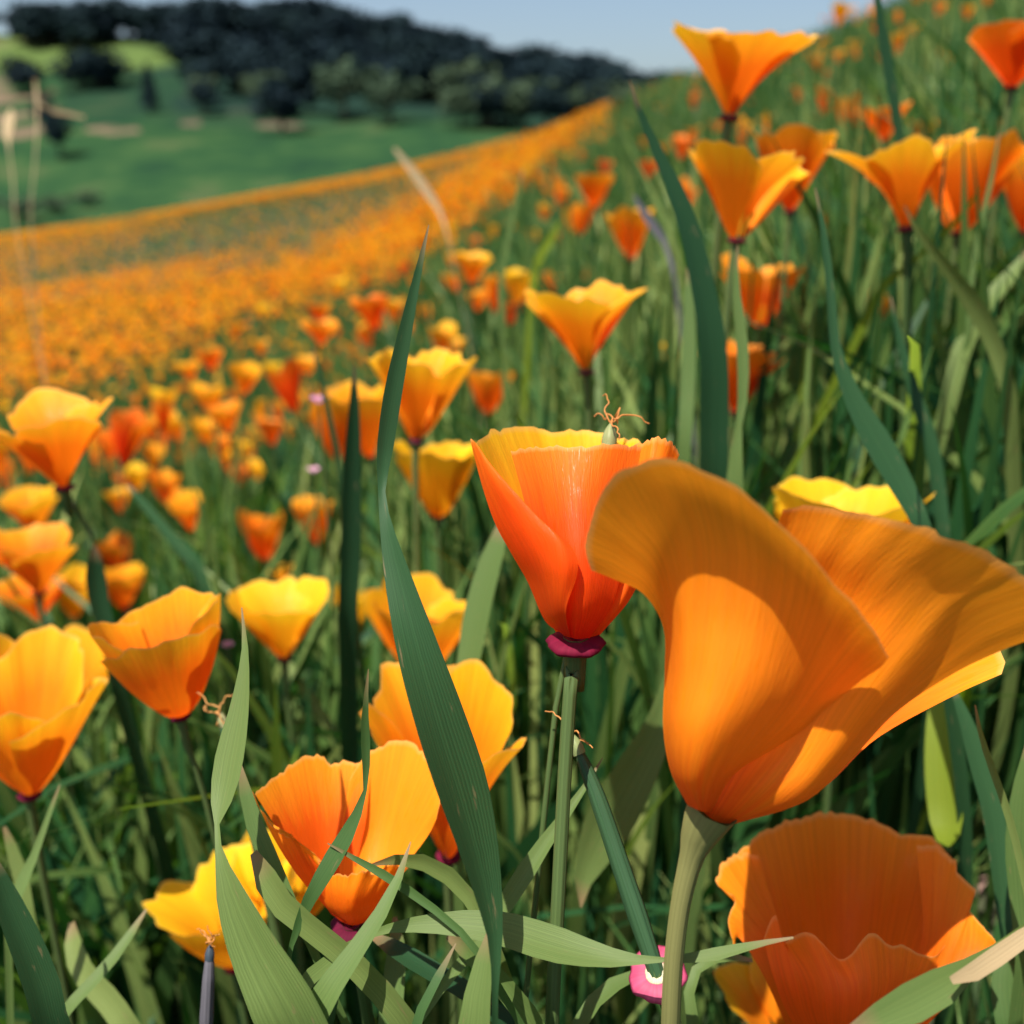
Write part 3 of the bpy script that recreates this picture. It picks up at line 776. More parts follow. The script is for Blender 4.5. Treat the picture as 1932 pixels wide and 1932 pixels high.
custom('torn orange poppy with frayed crumpled front petal, grass blades across it', [(C1, 'amber'), (C2, None), (C3, 'deep'), (C5, None)], (665, 1748, .289), (-.05, -.25, 1), None, 'orange', .0014, .0052)
BOX.append((478, 1395, 870, 1760, .29))
PD = 1.0
T = poppy
T('ragged golden poppy just behind the torn one, cut across by the broad dark blade', 846, 1612, 255, .048, 1.20, 2, 12, .8, .42, 'gold', 21, detail=2, ruffle=.045, rag=.045, d=.335, spin=30, curl=.0, hw=62)
T('neat orange cup with crimson collar standing left of the curled pale blade', 340, 1350, 240, .039, .86, -7, -2, .62, .22, 'gold', 46, detail=2, rag=.03, spin=8, hw=64, curl=.02, way=[(352, 1400, .325), (385, 1500, .33)])
T('bright yellow poppy behind the neat orange cup', 536, 1240, 196, .050, .66, 0, 0, .85, .5, 'yellow', 23, detail=2, spin=10, hw=64)
T('amber bell-shaped poppy behind the rim of the tall upright cup', 826, 975, 160, .046, .88, 0, -4, .6, .32, 'yellow', 24, detail=2, spin=5, hw=62)
T('large golden poppy with ruffled rim behind the long dark twisted blade', 786, 830, 190, .048, .86, 4, 0, .75, .45, 'gold', 25, detail=2, ruffle=.06)
T('orange poppy half hidden behind the long twisted blade', 700, 862, 120, .046, 1.1, -8, 0, .7, .35, 'gold', 26)
T('narrow orange poppy to the left of the long twisted blade', 640, 870, 85, .044, 1.5, -4, 0, .6, .3, 'orange', 27)
T('wide yellow-lipped poppy with long tapering base above the tall upright cup', 1106, 700, 208, .050, .72, -5, 0, 1.1, .55, 'gold', 28, detail=2)
T('golden poppy standing highest, outlined against the blue sky', 1376, 220, 250, .0615, .56, 5, 2, 1.1, .6, 'gold', 31, detail=2, ruffle=.06, spin=20, hw=66)
T('orange poppy with two upright front petals right under the highest poppy', 1390, 452, 225, .050, .66, 7, -3, .8, .5, 'gold', 30, detail=2, ruffle=.05, spin=45)
T('orange poppy tucked behind the pair of upright petals', 1490, 398, 165, .048, .82, 2, -3, .7, .4, 'orange', 31)
T('broad golden poppy with folded petals beside a dark gap between two blooms', 1708, 430, 218, .052, .70, -8, -3, .9, .58, 'gold', 32, detail=2, ruffle=.05)
T('deep orange poppy crossed by thin grass, joined to the broad golden one', 1806, 440, 185, .050, .95, 2, -3, .65, .35, 'orange', 33, detail=2)
T('small orange poppy behind the grass-crossed bloom', 1898, 360, 75, .042, .9, 4, 0, .75, .4, 'gold', 34)
T('orange poppy beside the small bloom next to the grass-crossed poppy', 1935, 440, 140, .048, .9, 0, 0, .75, .4, 'gold', 35)
T('red-orange wide flat poppy high on the green slope above the grass-crossed bloom', 1908, 166, 175, .050, .55, 4, -5, 1.0, .5, 'deep', 36)
T('orange poppy split by a dark thin blade below the upright pair', 1432, 616, 140, .046, .86, -2, -2, .7, .32, 'orange', 37, detail=2, spin=45, hw=50)
T('small red-orange double bloom on the slope left of the dark tall stalk', 1668, 266, 95, .042, .65, -6, 0, .9, .4, 'deep', 38)
T('tiny yellow-orange poppy right of the dark tall stalk', 1738, 276, 52, .036, .9, 0, 0, .7, .3, 'gold', 39)
T('red-orange poppy hidden among dark upright blades', 1386, 776, 150, .046, .75, 4, 0, .8, .4, 'deep', 40)
T('yellow poppy peeking left of the dark upright blades', 1272, 708, 85, .042, .75, -6, 0, .85, .4, 'yellow', 41)
T('small orange poppy right of the dark upright blades', 1450, 690, 60, .038, .7, 0, 0, .8, .4, 'gold', 42)
T('thin yellow-orange poppy deep in the grass beside the dark curved blade', 1660, 610, 55, .038, 1.1, 3, 0, .7, .3, 'gold', 43)
T('small red-orange bud-like poppy under the thin yellow-orange one', 1650, 655, 42, .032, 1.0, 0, 0, .5, .15, 'deep', 44)
T('orange poppy with wavy rim above the wide yellow-lipped one', 1192, 490, 92, .044, .92, -3, 0, .8, .4, 'gold', 45)
T('round orange poppy near the top of the central grass', 1122, 392, 72, .042, .85, 0, 0, .7, .3, 'orange', 46)
T('narrow orange poppy leaning under the round one', 1096, 442, 42, .034, 1.3, 3, 0, .6, .2, 'orange', 47)
T('orange poppy beside the field edge left of the wide yellow-lipped one', 890, 536, 76, .042, .70, 3, 0, .85, .45, 'gold', 48)
T('yellow-topped poppy touching the wide yellow-lipped one', 975, 575, 72, .042, .85, 2, 0, .8, .4, 'yellow', 49)
T('narrow orange poppy left of the yellow-topped bloom', 935, 590, 42, .036, 1.5, -3, 0, .6, .25, 'orange', 50)
T('small orange poppy under the field-edge bloom', 902, 586, 46, .036, .75, 0, 0, .8, .4, 'orange', 51)
T('small deep orange poppy below the yellow-topped bloom', 962, 612, 38, .034, 1.0, 0, 0, .7, .3, 'deep', 52)
T('red-orange poppy in the grass where the orange band ends', 706, 622, 78, .042, .78, -6, 0, .8, .4, 'deep', 53)
T('golden poppy joined to the red-orange one', 742, 606, 48, .038, .8, 4, 0, .8, .4, 'gold', 54)
T('orange poppy with a second bloom on top below the orange band', 606, 652, 70, .042, .66, 0, 0, .9, .45, 'orange', 55)
T('round orange poppy perched above another below the orange band', 604, 606, 48, .038, .72, 0, 0, .6, .2, 'orange', 56)
T('orange poppy between tall grass stems behind the ruffled golden one', 920, 780, 84, .044, .98, 4, 0, .6, .2, 'orange', 57)
T('small orange bloom behind the ruffled golden poppy', 852, 680, 55, .038, .7, 0, 0, .8, .4, 'gold', 58)
# left side
T('wide orange poppy with two heart-like lobes above a soft orange cluster', 122, 918, 232, .052, .62, -3, 0, .95, .45, 'orange', 59, detail=2, hw=58, spin=45, way=[(140, 950, .478), (170, 1010, .48), (188, 1090, .482)])
T('red-orange folded poppy leaning beside the heart-lobed one', 232, 880, 75, .044, 1.35, 14, 0, .8, .4, 'deep', 60)
T('pale orange poppy under the heart-lobed one', 66, 1006, 106, .046, .74, -2, 0, .85, .4, 'gold', 61)
T('broad soft orange poppy topping the cluster under the heart-lobed one', 74, 1118, 165, .050, .70, 2, 0, .9, .45, 'orange', 62, detail=2)
T('flat orange poppy at the foot of the cluster under the heart-lobed one', 70, 1172, 130, .046, .55, -4, 0, .9, .4, 'orange', 63)
T('yellow poppy of the cluster under the heart-lobed one', 140, 1165, 90, .044, .9, 6, 0, .8, .4, 'yellow', 64)
T('orange poppy sitting above its twin beside the soft orange cluster', 226, 1080, 66, .042, .95, -3, 0, .6, .2, 'orange', 65)
T('orange poppy sitting below its twin beside the soft orange cluster', 234, 1148, 84, .044, .95, 2, 0, .65, .25, 'gold', 66)
T('large soft golden poppy with layered petals beside the neat orange cup', 56, 1496, 270, .052, .98, 4, 4, .75, .4, 'gold', 67, detail=2, ruffle=.06)
T('golden poppy petal rising behind the large layered bloom', 130, 1400, 175, .050, 1.15, 9, 0, .8, .4, 'gold', 68)
T('single orange poppy cup standing free in mid grass', 500, 1056, 76, .042, 1.05, -2, 0, .55, .2, 'orange', 69)
T('orange poppy with wide lip right of the single free cup', 600, 1026, 82, .044, .95, -4, 0, .75, .4, 'orange', 70)
T('small yellow poppy just over the bright yellow one', 545, 1120, 66, .040, .65, 0, 0, .8, .4, 'gold', 71)
T('yellow poppy left of the long broad blade', 665, 1186, 82, .044, .85, 2, 0, .8, .4, 'yellow', 72)
T('orange poppy funnel behind the lower part of the long broad blade', 790, 1300, 195, .050, .92, 3, 0, 1.0, .4, 'gold', 73, detail=2)
T('yellow poppy low among blades by the dark seed pod', 442, 1822, 188, .048, .68, -6, -4, .8, .4, 'yellow', 74, detail=2, d=.40)
T('yellow poppy piece behind the torn poppy, left of it', 566, 1740, 130, .046, .75, 4, 0, .8, .4, 'yellow', 75, d=.42)
T('bright yellow poppy rising behind the shoulder of the huge leaning one', 1590, 1100, 270, .054, .68, 0, -4, .75, .35, 'yellow', 76, detail=2)
T('yellow poppy under the pale leaf with the tan joint', 1905, 1990, 120, .046, .85, 0, 0, .8, .4, 'gold', 77)
T('golden poppy just showing below the shaded bowl', 1490, 1990, 110, .046, .55, 0, 0, .8, .4, 'gold', 78, d=.34)
# small hand-set ones of the middle distance, told apart only by place
MID = [(316, 780, 48), (400, 786, 62), (432, 818, 70), (388, 836, 60), (316, 826, 44), (248, 818, 50), (515, 840, 56), (552, 830, 36), (425, 884, 40), (488, 904, 40), (456, 918, 44), (460, 866, 34),
       (262, 925, 50), (290, 890, 46), (312, 950, 62), (362, 1000, 66), (228, 968, 56), (240, 930, 40), (340, 965, 44), (400, 700, 48), (462, 742, 60), (360, 720, 44), (492, 672, 36), (580, 708, 46), (495, 600, 30),
       (520, 720, 36), (445, 640, 32), (640, 560, 34), (846, 545, 28), (1222, 340, 40), (1284, 300, 44), (1310, 270, 30), (1246, 296, 30), (1350, 250, 26), (1216, 470, 26), (1050, 460, 26), (1074, 448, 22), (1140, 330, 30),
       (1290, 380, 34), (1580, 118, 30), (1612, 100, 26), (1580, 50, 36), (1540, 130, 24), (1500, 195, 28), (1496, 160, 22), (1700, 90, 22), (1770, 30, 28), (1824, 35, 24), (1560, 150, 22), (1660, 120, 24), (1620, 380, 34), (1690, 560, 26), (1932, 650, 36), (10, 900, 40),
       (1160, 560, 30), (1100, 530, 34), (1072, 540, 26), (690, 540, 26), (760, 520, 24), (800, 470, 26), (880, 430, 24), (0, 1180, 44)]
for k, (a, b, w) in enumerate(MID):
    r = random.Random(k)
    mt = r.choice(['orange', 'gold', 'gold', 'yellow', 'deep'])
    cn = {'orange': 'orange', 'gold': 'golden', 'yellow': 'yellow', 'deep': 'red-orange'}[mt]
    T('small blurred %s poppy in the grass of the middle distance' % cn, a, b, w, r.uniform(.034, .044), r.uniform(.7, 1.0), r.uniform(-8, 8), r.uniform(-4, 6), r.uniform(.6, .95), r.uniform(.25, .5), mt, 200 + k, group='small %s poppies of the middle distance' % cn)
# buttery tiny pink blooms
for lab, a, b, w, d in [('tiny pink blossom beside the narrow orange poppy', 602, 762, 38, .55), ('tiny pale pink blossom low in the grass under the other pink one', 592, 892, 26, .62), ('tiny pink blossom to the right of the neat orange cup', 430, 1222, 24, .5)]:
    base = P(a, b, d); e = bpy.data.objects.new('pink_blossom', None); col.objects.link(e)
    path, root = stem_path(base, np.array([0, 0, 1.0])); e.location = root; tag(e, lab, 'flower')
    real = w * d / FPX
    rr = np.random.default_rng(int(a))
    for k in range(5):
        v, f, u = petal_param(k * 1.257, real * .35, real * .5, rr, .8, .5, 0, 34, .02, .02, 7, 6)
        part('petal', (v + base, f, u), M['lilac'], e, root)
    part('stem', tube(path, [.0008] * len(path), 6, 12), M['stem'], e, root)

# ------------------------------------------------------------------ seed pods
def threads(tip, axis, size, r, n=5):
    parts = []
    for i in range(n):
        p = [np.array(tip)]; dr = axis + r.normal(0, .5, 3)
        for k in range(9):
            dr = dr / np.linalg.norm(dr) + r.normal(0, .65, 3); p.append(p[-1] + dr / np.linalg.norm(dr) * size * .16)
        parts.append(tube(p, np.linspace(.00022, .00014, len(p)), 5, 30))
    return join(parts)

def pod(label, pts, rad, mat, seed, collar=None, thread=.006, tipmat='pod_tip', sr=None):
    """pts: tip to base as picture points"""
    p = np.array([P(*q) for q in pts]); r = np.random.default_rng(seed)
    ax = p[0] - p[1]; ax /= np.linalg.norm(ax)
    base_axis = p[-1] - p[-2]; base_axis /= np.linalg.norm(base_axis)
    path, root = stem_path(p[-1], -base_axis)
    e = bpy.data.objects.new('seed_pod', None); col.objects.link(e); e.location = root; tag(e, label, 'seed pod')
    body = catmull(p, 12); L = np.linspace(0, 1, 12)
    rr = rad * np.interp(L, [0, .06, .25, .75, 1], [.35, .62, .85, 1, .8])
    part('pod', tube(body, rr, 30, 50, ribs=10, ribdepth=.09), M[mat], e, root)
    cap = np.array([p[0] + ax * rad * 1.5, p[0] + ax * rad * .9, p[0], p[0] - ax * rad * .9])
    part('pod_tip', tube(cap, [rad * .10, rad * .45, rad * .72, rad * .70], 14, 14, ribs=5, ribdepth=.08), M[tipmat], e, root)
    if thread: part('dried_stamens', threads(cap[0], ax, thread, r), M['thread'], e, root)
    part('stem', tube(path, [sr or rad * .8] * len(path), 9, 20), M['stem'], e, root)
    if collar:
        ca = np.array([-.25, -.42, .87])
        part('collar', ring(p[-1], ca, collar, collar * .14, k=44, wav=.045, seed=seed), M['collar_pink'], e, root)
        part('collar_ring', ring(p[-1] + ca * collar * .12, ca, collar * .42, collar * .05, k=30, wav=.02, seed=seed + 1), M['cream'], e, root)
    return e
pod('dark green ribbed seed pod slanting to a bright pink collar with a cream ring', [(1088, 1408, .238), (1122, 1490, .236), (1180, 1660, .232), (1240, 1838, .228)], .0021, 'pod', 1, collar=.0063, thread=.006)
pod('dark purplish ribbed seed pod standing in front of the low yellow poppy', [(396, 1800, .26), (393, 1860, .26), (388, 1960, .262)], .0016, 'pod_purple', 2, thread=.004, tipmat='pod_purple')
pod('small seed pod with curly dried threads left of the curled pale blade', [(420, 1360, .30), (432, 1400, .30), (452, 1470, .302)], .0019, 'pod', 3, thread=.007)
pod('greenish pod tip with curly orange threads poking above the rim of the upright cup', [(1150, 826, .252), (1140, 930, .250), (1076, 1200, .246)], .0024, 'pod_tip', 4, thread=.008, sr=.0007)

# ------------------------------------------------------------------ grass blades one can pick out
def blade(label, pts, d0, d1, mat='blade', alpha=0.0, root=None, keel=.16, name='grass_blade', group=None, n=46, cat='grass blade', grow=1.0):
    """pts: tip to root (px, py, visible width px[, turn in degrees])"""
    k = len(pts)
    if mat == 'blade_shaded': alpha = min(alpha, -42)
    ctrl = []
    for i, q in enumerate(pts):
        d = d0 + (d1 - d0) * i / max(k - 1, 1)
        w = P(q[0], q[1], d); ctrl.append([*w, q[2] * d / FPX, q[3] if len(q) > 3 else alpha])
    last = np.array(ctrl[-1][:3]); prev = np.array(ctrl[-2][:3])
    t = last - prev; t /= np.linalg.norm(t)
    hgt = last[2] - float(zg(np.array([last[0]]), np.array([last[1]]))[0])
    if hgt > 0.005:
        if root is None:
            rt = ground_pt(last[0] + np.clip(t[0], -.7, .7) * hgt * .35, last[1] + 0.02)
        else: rt = ground_pt(*root)
        mid = last * .5 + rt * .5 + np.array([t[0], t[1], 0]) * hgt * .12
        w = max(ctrl[-1][3], .0012)
        ctrl.append([*mid, w * .9, ctrl[-1][4]]); ctrl.append([*rt, w * .55, ctrl[-1][4]])
    else: rt = last
    c = catmull(np.array(ctrl), n)
    p = c[:, :3]; wd = np.maximum(c[:, 3], .0002); al = np.radians(c[:, 4])
    Tn = np.gradient(p, axis=0); Tn /= np.linalg.norm(Tn, axis=1)[:, None]
    V = p - CAM; V /= np.linalg.norm(V, axis=1)[:, None]
    C0 = np.cross(Tn, V); C0 /= np.linalg.norm(C0, axis=1)[:, None]
    N0 = np.cross(Tn, C0)
    C = C0 * np.cos(al)[:, None] + N0 * np.sin(al)[:, None]; N = np.cross(Tn, C)
    half = wd / 2 / np.maximum(np.cos(al), .35)
    s = np.array([-1, -.5, 0, .5, 1.0])
    G = p[:, None, :] + C[:, None, :] * (half[:, None] * s[None, :])[:, :, None] - N[:, None, :] * (half[:, None] * keel * (1 - np.abs(s))[None, :])[:, :, None]
    uv = np.stack(np.broadcast_arrays((s[None, :] + 1) / 2, np.linspace(0, 1, n)[:, None]), -1).reshape(-1, 2)
    o = obj(name, mesh('blade', G.reshape(-1, 3) - rt, grid_faces(n, 5), M[mat], uvs=uv), loc=rt)
    return tag(o, label, cat, group)

B = blade
B('very long broad dark blade twisting past the upright cup down to the soil', [(809, 424, 2, -20), (792, 500, 12, -20), (768, 610, 24, -25), (742, 740, 34, -30), (726, 850, 30, -35), (720, 925, 14, -10), (727, 985, 22, 25), (748, 1080, 48, 20), (790, 1230, 80, -25), (836, 1370, 96, -50), (876, 1490, 96, -56), (905, 1600, 74, -56), (925, 1700, 48, -52), (935, 1780, 26, -45), (934, 1880, 12, -30)], .232, .200, 'blade_shaded', n=90)
B('pale lit blade curled twice between the neat cup and torn poppy', [(456, 1146, 2, 30), (462, 1230, 13, 30), (452, 1330, 34, 35), (434, 1420, 52, 38), (420, 1500, 44, 40), (409, 1560, 8, 20), (416, 1620, 20, 30), (438, 1700, 58, 38), (480, 1800, 90, 40), (545, 1925, 118, 40)], .235, .205, 'blade_lit', n=80)
B('arched pale blade lying across the straight stems with a dark shadow band on it', [(1497, 1769, 4, 20), (1430, 1781, 12, 20), (1340, 1802, 24, 20), (1245, 1811, 9, 0), (1150, 1806, 36, 25), (1050, 1782, 64, 30), (930, 1748, 58, 20), (800, 1743, 32, 10), (700, 1762, 12, 0), (620, 1815, 26, 20), (565, 1870, 30, 20)], .206, .226, 'blade_lit', n=80)
B('dark ribbed blade leaning against the outer petal of the torn poppy', [(452, 1440, 6), (462, 1490, 22), (480, 1555, 32), (512, 1630, 34), (545, 1700, 26), (590, 1790, 16)], .242, .234, 'blade', 5)
B('pale blade running down right beneath the torn poppy', [(478, 1608, 14, 35), (496, 1650, 42, 40), (530, 1705, 46, 40), (590, 1756, 42, 40), (670, 1822, 44, 40), (760, 1925, 46, 40)], .232, .218, 'blade_lit', 40)
B('thin-tipped blade crossing in front of the torn poppy', [(695, 1262, 1), (689, 1340, 12, -25), (690, 1420, 18, -30), (689, 1490, 7, 0), (662, 1560, 26, 30), (625, 1625, 34, 35), (580, 1705, 24, -20), (548, 1790, 9, 0), (538, 1860, 12)], .228, .224, 'blade', n=70)
B('slim purple-tipped blade slanting over the frayed petal', [(618, 1591, 2), (680, 1626, 12), (740, 1660, 18), (800, 1702, 16), (850, 1740, 14), (905, 1800, 14)], .226, .214, 'blade', 25)
B('pale arching leaf passing right of the frayed petal', [(700, 1632, 4, 30), (745, 1622, 18, 35), (800, 1628, 30, 40), (850, 1655, 32, 40), (890, 1700, 28, 40), (925, 1770, 26, 30)], .242, .232, 'blade_lit', 40)
B('pointed blade rising in front of the base of the torn poppy', [(775, 1588, 1), (762, 1630, 10), (738, 1686, 22), (700, 1752, 30), (650, 1822, 40), (585, 1925, 58)], .222, .208, 'blade', 30)
B('folded narrow blade slanting up to the right behind the straight ribbed stem', [(1137, 1430, 1), (1116, 1464, 8), (1088, 1508, 14), (1035, 1580, 26), (985, 1655, 36), (930, 1740, 30), (860, 1830, 20), (790, 1925, 18)], .248, .235, 'blade_lit', 20, keel=.4)
B('wide pale soft blade behind the straight ribbed stem and dark pod', [(1096, 1712, 3, 25), (1098, 1668, 30, 30), (1118, 1612, 66, 35), (1150, 1550, 90, 35), (1205, 1450, 78, 35), (1245, 1370, 56, 35), (1275, 1280, 44, 20), (1300, 1200, 30, 0)], .31, .34, 'blade', 35, root=(.075, .40))
B('pale soft blade between the broad dark blade and the upright cup', [(952, 985, 22, 30), (925, 1060, 42, 35), (903, 1140, 48, 35), (888, 1220, 46, 35), (876, 1300, 36, 30), (870, 1420, 26, 20)], .36, .35, 'blade_lit', 35)
B('tall dark blade with hooked tip standing before the far slope', [(1188, 152, 2), (1205, 205, 12), (1240, 285, 20), (1285, 385, 34), (1318, 500, 42), (1345, 650, 50), (1348, 800, 54), (1345, 920, 52)], .34, .36, 'blade_shaded', -25, n=60)
B('narrow dark blade with pale lower half right of the tall hooked blade', [(1392, 462, 2), (1388, 540, 14), (1400, 640, 22), (1402, 740, 20), (1394, 800, 12), (1388, 870, 26, 35), (1384, 940, 34, 35)], .34, .345, 'blade', -10)
B('blue-green blade left of the tall hooked blade', [(1298, 500, 4), (1300, 600, 24), (1298, 720, 28), (1290, 850, 26)], .42, .42, 'blade', 10)
B('dark curved blade diving behind the shoulder of the huge poppy', [(1538, 355, 2), (1556, 450, 12), (1568, 560, 16), (1578, 660, 20), (1610, 750, 34), (1660, 840, 50), (1710, 930, 42), (1745, 1010, 30)], .33, .32, 'blade_shaded', -20, n=60)
B('dark blade parallel to the curved one, beyond it in the grass', [(1680, 560, 3), (1700, 650, 14), (1725, 740, 22), (1755, 830, 26), (1772, 930, 26), (1780, 1040, 24)], .40, .40, 'blade_shaded', -10)
B('pale blade crossing before the deep orange poppy to the lower right', [(1706, 388, 2, 30), (1735, 440, 12, 30), (1790, 510, 24, 35), (1840, 580, 34, 35), (1875, 650, 30, 35), (1905, 760, 28, 30)], .42, .42, 'blade_lit', 35)
B('pale blade slanting across the grass below the deep orange poppy', [(1945, 470, 8, 30), (1905, 520, 26, 35), (1855, 580, 32, 35), (1815, 660, 34, 35), (1790, 760, 30, 30)], .48, .47, 'blade_lit', 35)
B('thin stalk passing in front of the deep orange poppy', [(1885, 250, 3), (1872, 330, 7), (1850, 430, 10), (1832, 540, 10), (1825, 640, 10)], .46, .47, 'blade', 10)
B('thin yellowish stalk crossing the deep orange poppy from upper right', [(1850, 355, 3), (1815, 405, 8), (1770, 450, 9), (1715, 500, 9), (1660, 550, 16)], .45, .5, 'blade_yellow', 10)
B('tall dark blurred stalk rising higher than every other blade on the slope', [(1648, -60, 4), (1660, 30, 16), (1675, 120, 20), (1690, 210, 18), (1702, 290, 16), (1715, 420, 14)], .46, .48, 'blade_shaded', -20)
B('slender pale stalk in the middle grass above the wide yellow-lipped poppy', [(986, 320, 3), (972, 390, 9), (956, 460, 11), (945, 540, 11), (950, 640, 12)], .7, .72, 'blade_lit', 20)
B('yellow-green blurred blade right of the slender pale stalk', [(1056, 415, 3), (1040, 450, 16), (1020, 480, 18), (1008, 520, 14), (1000, 600, 12)], .7, .72, 'blade_yellow', 20)
B('dark broad blade beside the short pale bent blade', [(-22, 1600, 8), (10, 1690, 44), (45, 1770, 56), (80, 1860, 62), (100, 1940, 60)], .25, .24, 'blade_shaded', -30)
B('thin pale stalk below the large layered bloom', [(113, 1480, 2), (98, 1520, 8), (84, 1560, 11), (66, 1610, 14), (48, 1650, 22, 40), (30, 1692, 18, 40), (15, 1760, 14)], .31, .3, 'blade', 20)
B('pale straight blade slanting across the short bent blade', [(276, 1716, 4, 30), (250, 1756, 14, 35), (215, 1805, 20, 35), (160, 1868, 22, 35), (108, 1925, 20, 35)], .29, .275, 'blade_lit', 30)
B('short pale blade with blunt bent top by the dark broad one', [(135, 1740, 10, 35), (138, 1790, 34, 40), (160, 1840, 40, 40), (205, 1890, 44, 40), (240, 1940, 44, 40)], .33, .31, 'blade_lit', 40)
B('yellow-green backlit blade hanging blunt end down right of the huge poppy', [(1791, 1596, 8), (1790, 1588, 34), (1786, 1560, 56), (1780, 1480, 64), (1776, 1400, 58), (1778, 1330, 46), (1796, 1260, 30), (1830, 1240, 24)], .34, .37, 'blade_yellow', -20, root=(.17, .43))
B('dark green blade bowing down beside the yellow-green backlit blade', [(1790, 1285, 4), (1815, 1340, 20), (1845, 1430, 36), (1872, 1520, 40), (1885, 1620, 34), (1900, 1740, 30), (1915, 1860, 30)], .30, .29, 'blade_shaded', -20)
B('pale speckled thin stalk next to the dark bowing blade', [(1840, 1330, 3), (1850, 1385, 9), (1872, 1450, 13), (1900, 1530, 14), (1925, 1625, 14), (1945, 1740, 14)], .25, .25, 'blade_lit', 15)
B('broad grey-green leaf behind the pale speckled stalk', [(1945, 1400, 16), (1930, 1500, 40), (1926, 1600, 54), (1932, 1700, 50), (1940, 1830, 46)], .27, .27, 'blade', 20)
B('pale leaf with tan joint crossing in front of the shaded bowl', [(1600, 1950, 20), (1680, 1912, 60), (1760, 1872, 70), (1830, 1826, 36), (1890, 1790, 26), (1960, 1745, 26)], .185, .2, 'blade_lit', 10, root=(.16, .30))
B('tan dry stalk joined to the pale leaf before the shaded bowl', [(1795, 1850, 14), (1830, 1838, 30), (1870, 1812, 34), (1950, 1758, 30), (2040, 1720, 30)], .1865, .2, 'dry', 0, root=(.17, .31), cat='grass stalk', name='dry_stalk')
B('rounded grey-green leaf under the tan joint of the pale leaf', [(1925, 1740, 6), (1905, 1800, 40), (1900, 1870, 56), (1910, 1960, 56)], .29, .28, 'blade', 20)
B('dark vertical blade left of the long twisted blade', [(668, 690, 3), (668, 780, 22), (664, 900, 34), (662, 1040, 38), (656, 1180, 34)], .40, .40, 'blade_shaded', -15)
B('thin dark stalk leaning left of the narrow orange poppy', [(590, 655, 3), (606, 720, 9), (622, 790, 11), (640, 880, 12), (650, 980, 12)], .5, .5, 'blade_shaded', -10)
B('dark thick leaf below the stem of the heart-lobed poppy', [(178, 1030, 8), (180, 1075, 34), (186, 1130, 36), (205, 1200, 30), (222, 1290, 26)], .44, .43, 'blade_shaded', -20)
B('dark stalk slanting between small golden blooms near the heart-lobed poppy', [(240, 915, 6), (275, 955, 16), (320, 1010, 20), (370, 1070, 24), (400, 1150, 22)], .56, .54, 'blade_shaded', -20)
B('pale blade beside the foot of the very long broad dark blade', [(926, 1745, 4, 35), (915, 1800, 30, 38), (902, 1870, 48, 40), (894, 1940, 62, 40)], .212, .205, 'blade_lit', 38)
B('pale blade running down from under the arched blade to the soil', [(845, 1762, 18, 35), (890, 1802, 36, 40), (945, 1856, 40, 40), (1005, 1935, 44, 40)], .236, .222, 'blade_lit', 40)
B('narrow green blade rising from the soil under the arched blade', [(860, 1780, 2), (842, 1818, 12), (815, 1862, 18), (784, 1935, 18)], .215, .21, 'blade', 20)
B('dark shaded blade lying under the arched blade', [(698, 1762, 10), (750, 1792, 34), (810, 1828, 36), (880, 1870, 34), (960, 1935, 34)], .25, .24, 'blade_shaded', 10)
B('pale curved blade bending right toward the pink collar', [(1245, 1815, 3, 30), (1200, 1838, 18, 35), (1150, 1862, 28, 38), (1112, 1900, 28, 38), (1085, 1950, 28, 38)], .255, .245, 'blade_lit', 38)
B('pale thin blade arching left of the shaded bowl', [(1420, 1812, 6, 30), (1370, 1805, 16, 30), (1320, 1822, 18, 30), (1300, 1870, 20, 30), (1310, 1950, 24, 30)], .26, .25, 'blade', 30)
B('vertical blade in the shade under the pale arching leaf', [(745, 1730, 8, 30), (748, 1790, 34, 30), (742, 1860, 42, 30), (735, 1940, 44, 30)], .27, .26, 'blade', 30)
B('broad green blade beneath the crossing pointed and arched blades', [(640, 1820, 6, 10), (622, 1868, 40, 20), (596, 1940, 60, 20)], .22, .215, 'blade', 15)
B('pale blade rising just under the large layered bloom', [(8, 1560, 6, 30), (22, 1600, 20, 35), (40, 1660, 26, 35), (55, 1740, 24, 30)], .33, .33, 'blade_lit', 30)
B('dry tan stalk arching against the far pasture', [(160, 222, 5), (120, 212, 9), (88, 206, 9), (70, 190, 8), (66, 145, 6), (70, 215, 4), (66, 300, 2), (58, 420, 2)], 1.25, 1.2, 'dry', 10, cat='grass stalk', name='dry_stalk')
B('pale cream dry seed husk beside the arching tan stalk', [(20, 206, 4), (17, 225, 18), (15, 250, 14), (16, 275, 3), (24, 340, 2), (30, 430, 2)], 1.3, 1.25, 'dry', 40, cat='grass stalk', name='dry_stalk')
B('faint pinkish dry stalk slanting before the orange band', [(744, 280, 6), (775, 318, 14), (805, 360, 16), (830, 400, 8), (850, 470, 2)], 1.0, 1.0, 'dry', 10, cat='grass stalk', name='dry_stalk')
B('purplish dry stalk leaning above the wide yellow-lipped poppy', [(1196, 368, 4), (1215, 400, 14), (1235, 428, 18), (1255, 460, 10), (1275, 540, 8)], .62, .62, 'pod_purple', 10, cat='grass stalk', name='dry_stalk')

